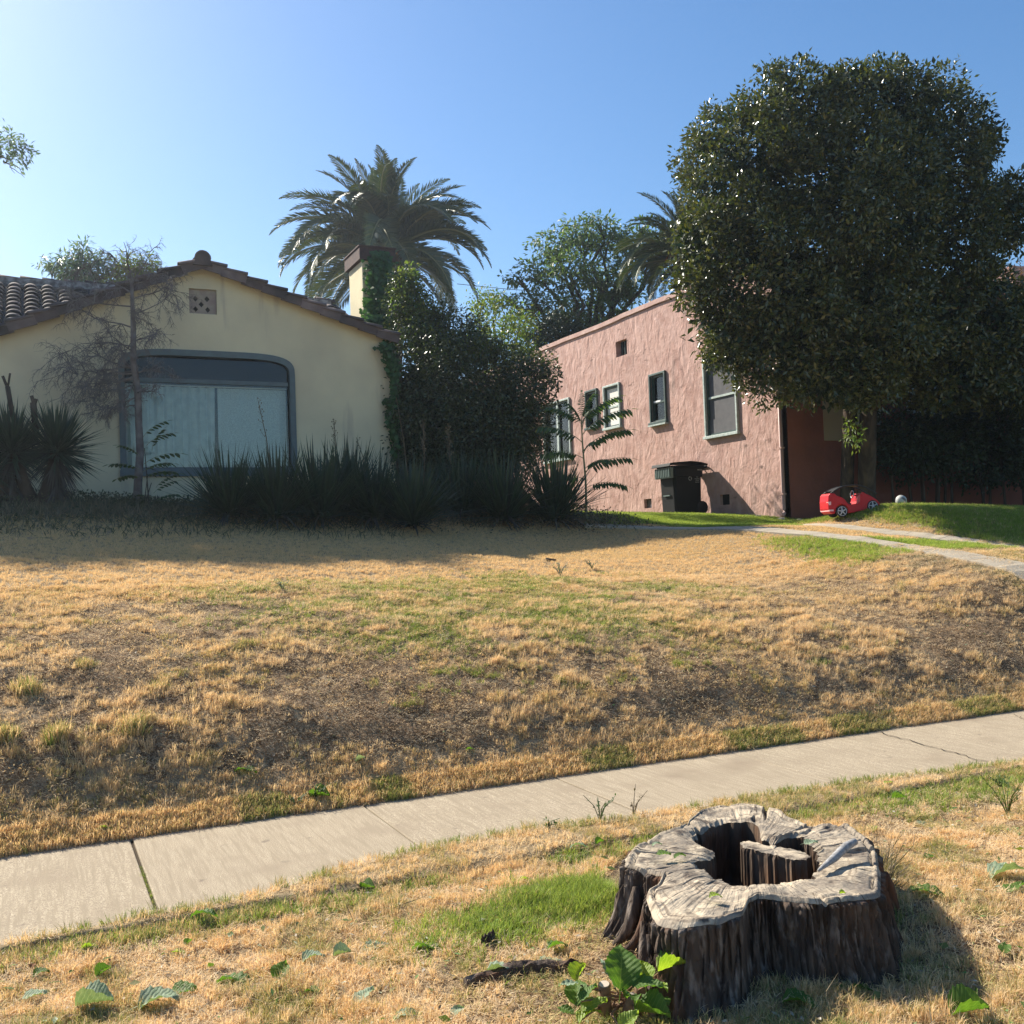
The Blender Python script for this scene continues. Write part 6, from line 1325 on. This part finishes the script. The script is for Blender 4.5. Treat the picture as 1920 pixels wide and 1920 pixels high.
# ------------------------------------------------------------------ red ride-on toy car
MT['red'] = mat('red_toy_plastic', (.46, .006, .012), .38, .3); MT['toyblack'] = mat('black_toy_plastic', (.02, .02, .022), .5, .4); MT['silver'] = mat('silver_plastic', (.45, .45, .47), .35, .6); MT['pinkish'] = mat('faded_lamp_plastic', (.72, .42, .42), .4, .5)
tc = np.array([12.30, 13.05]); cz0 = gz(tc)+.01
toy = empty('toy_car', (tc[0], tc[1], cz0), 'red plastic ride-on toy car with black roof parked on the earth by the wall', 'toy car', None, (0, -math.radians(7.5), az0+.10)); toy.scale = (.90,)*3
def untilt(P, a=-.155):
    o = []
    for x, y in P: X = (x-600)/850; Z = (690-y)/850; o.append((X*math.cos(a)-Z*math.sin(a)-.23, X*math.sin(a)+Z*math.cos(a)))
    return o
prof = untilt([(415, 615), (392, 560), (388, 450), (398, 355), (425, 320), (495, 322), (535, 358), (620, 385), (665, 425), (705, 480), (745, 498), (870, 482), (900, 440), (915, 345), (935, 312), (975, 318), (1080, 362), (1165, 415), (1220, 470), (1240, 530), (1225, 548), (1195, 500), (1150, 460), (1090, 455), (1045, 490), (1015, 560), (985, 588), (850, 608), (720, 632), (705, 560), (660, 505), (600, 492), (545, 510), (510, 560), (498, 632), (450, 640)])
def shell(name, y0, y1, m_, pf=prof): o = MB().prism(pf, y0, y1).build(name, m_, toy, False, False); bevel(o, .012, 3, 50); return o
bd = shell('body', -.20, .20, MT['red'])
MB().prism([(x, z) for x, z in untilt([(690, 470), (870, 470), (870, 500), (745, 512), (700, 500)])], -.201, .201)
seat = MB().prism(untilt([(560, 400), (640, 400), (700, 470), (790, 470), (790, 500), (640, 500)]), -.14, .14).build('seat', MT['toyblack'], toy, False, False); bevel(seat, .01)
arc = untilt([(440, 320), (500, 280), (570, 240), (650, 212), (740, 198), (850, 192), (930, 200), (1020, 235), (1110, 280), (1190, 330)])
for y in (-.17, .17): MB().tube([(x, y, z) for x, z in arc], .011, 7).build('roof_rail', MT['toyblack'], toy, True, False)
ra = untilt([(500, 278), (570, 238), (650, 210), (740, 196), (850, 190), (930, 198)]); V = [(x, y, z) for x, z in ra for y in (-.165, .165)]+[(x, y, z-.008) for x, z in ra for y in (-.165, .165)]; n = len(ra); F = [(2*i, 2*i+1, 2*i+3, 2*i+2) for i in range(n-1)]+[(2*n+2*i, 2*n+2*i+2, 2*n+2*i+3, 2*n+2*i+1) for i in range(n-1)]
obj('roof_panel', V, F, MT['toyblack'], toy, True, False)
for (x, y) in ((605, 600), (1110, 560)):
    X, Z = untilt([(x, y)])[0]; Z = .105
    for yy, sg in ((-.215, -1), (.175, 1)):
        w_ = MB().tube([(X, yy, Z), (X, yy+.008, Z), (X, yy+.032, Z), (X, yy+.04, Z)], [.09, .105, .105, .09], 28).build('wheel', MT['toyblack'], toy, True, False)
        yo = yy-.004 if sg < 0 else yy+.044; m = MB()
        for k in range(20): a = 2*PI*k/20; b = 2*PI*(k+1)/20; m.tube([(X+.082*math.cos(a), yo, Z+.082*math.sin(a)), (X+.082*math.cos(b), yo, Z+.082*math.sin(b))], .006, 4)
        for k in range(5): a = 2*PI*k/5+.3; m.tube([(X, yo, Z), (X+.08*math.cos(a), yo, Z+.08*math.sin(a))], [.016, .009], 4)
        m.tube([(X, yo-.006, Z), (X, yo+.004, Z)], .02, 10); m.build('rim', MT['silver'], w_, False, False)
sx, sz = untilt([(850, 330)])[0]; rng_ = [(sx+.03*math.cos(a)*.45, .065*math.sin(a), sz+.065*math.cos(a)) for a in np.linspace(0, 2*PI, 15)]
stw = MB().tube(rng_, .010, 6, False).build('steering_wheel', MT['silver'], toy, True, False); MB().tube([(sx, 0, sz), (sx+.12, 0, sz-.06)], .012, 6).build('steering_column', MT['toyblack'], toy, True, False)
tl = untilt([(385, 455), (432, 448), (432, 500), (400, 505)]); MB().prism(tl, -.206, -.12).build('tail_light', MT['pinkish'], toy, False, False)
bl = untilt([(400, 575), (470, 572), (470, 598), (405, 600)]); MB().prism(bl, -.207, .207).build('bumper', MT['pinkish'], toy, False, False)
cp = untilt([(485, 408)])[0]; MB().tube([(cp[0], -.206, cp[1]), (cp[0], -.2005, cp[1])], .03, 16).build('fuel_cap', MT['red'], toy, False, False)
hd = untilt([(925, 305), (970, 310), (965, 540), (945, 540)]); MB().prism(hd, -.206, -.196).build('door_edge', MT['red'], toy, False, False)

# ball behind the grassy mound
g = np.array(atD(1690, 949, 16.9)); me = bpy.data.meshes.new('ball'); b = bmesh.new(); bmesh.ops.create_icosphere(b, subdivisions=3, radius=.09); b.to_mesh(me); b.free(); MT['ball'] = mat('dull_white_ball', (.42, .42, .40), .6, .3, noise=((.12, .12, .12), 14, 4, 0, (1, 1, 1), .58)); me.materials.append(MT['ball']); me.polygons.foreach_set('use_smooth', [True]*len(me.polygons)); o = bpy.data.objects.new('ball', me); g[2] = max(g[2], gz(g)+.088); o.location = g; COL.objects.link(o); tag(o, 'dull white patterned ball lying in the shade right of the toy car', 'ball')
# flat white pipe at the wall foot and rubble by the downpipe
p, q = Vector((13.0, 16.9, gz((13.0, 16.9))+.02)), Vector((13.05, 15.3, gz((13.05, 15.3))+.02)); o = MB().tube([p, q], .025, 7).build('plastic_pipe', MT['white'], None, True); tag(o, 'pale pipe lying on the ground along the foot of the pink corner', 'pipe')
for k, lab in enumerate(('broken stucco chunk directly under the end of the downpipe', 'flatter grey stone left of the downpipe foot', 'small stone between the pipe end and the red shaded wall')):
    me = bpy.data.meshes.new('stone'); b = bmesh.new(); bmesh.ops.create_icosphere(b, subdivisions=2, radius=(.10, .09, .07)[k]); rr = random.Random(k)
    for v in b.verts: v.co *= rr.uniform(.8, 1.15); v.co.z *= .55
    b.to_mesh(me); b.free(); me.materials.append(MT['path']); o = bpy.data.objects.new('stone', me); xy = [(13.05, 15.66), (12.9, 16.15), (13.45, 15.6)][k]; o.location = (*xy, gz(xy)+.03); COL.objects.link(o); tag(o, lab, 'stone')
# power line glimpsed behind the houses
a, b_ = atD(905, 535, 60), atD(1010, 541, 60); d = (b_-a)/np.linalg.norm(b_-a)[None]; A = a-d*1.5; Bq = b_+d*30
o = MB().tube([Vector(A), Vector((a+b_)/2)+Vector((0, 0, -.15)), Vector(Bq)], .018, 5).build('power_line', MT['rubber']); tag(o, 'thin overhead wire crossing the sky between the palm and the airy tree', 'wire')

# ------------------------------------------------------------------ thin scattering volume added in place of lens glare
hm = bpy.data.materials.new('added_glare_air'); hm.use_nodes = True; n = hm.node_tree.nodes; n.remove(n['Principled BSDF']); v = n.new('ShaderNodeVolumePrincipled'); v.inputs['Color'].default_value = (.80, .90, 1, 1); v.inputs['Density'].default_value = .0008; v.inputs['Anisotropy'].default_value = .7
hm.node_tree.links.new(v.outputs[0], n['Material Output'].inputs['Volume'])
hz_ = MB().box((-60, -12, -1.5), (60, 75, 17)).build('glare_haze', hm); hz_['kind'] = 'stuff'; hz_['label'] = 'thin added air volume standing in for lens glare'
S.cycles.volume_bounces = 0; S.cycles.volume_step_rate = 4
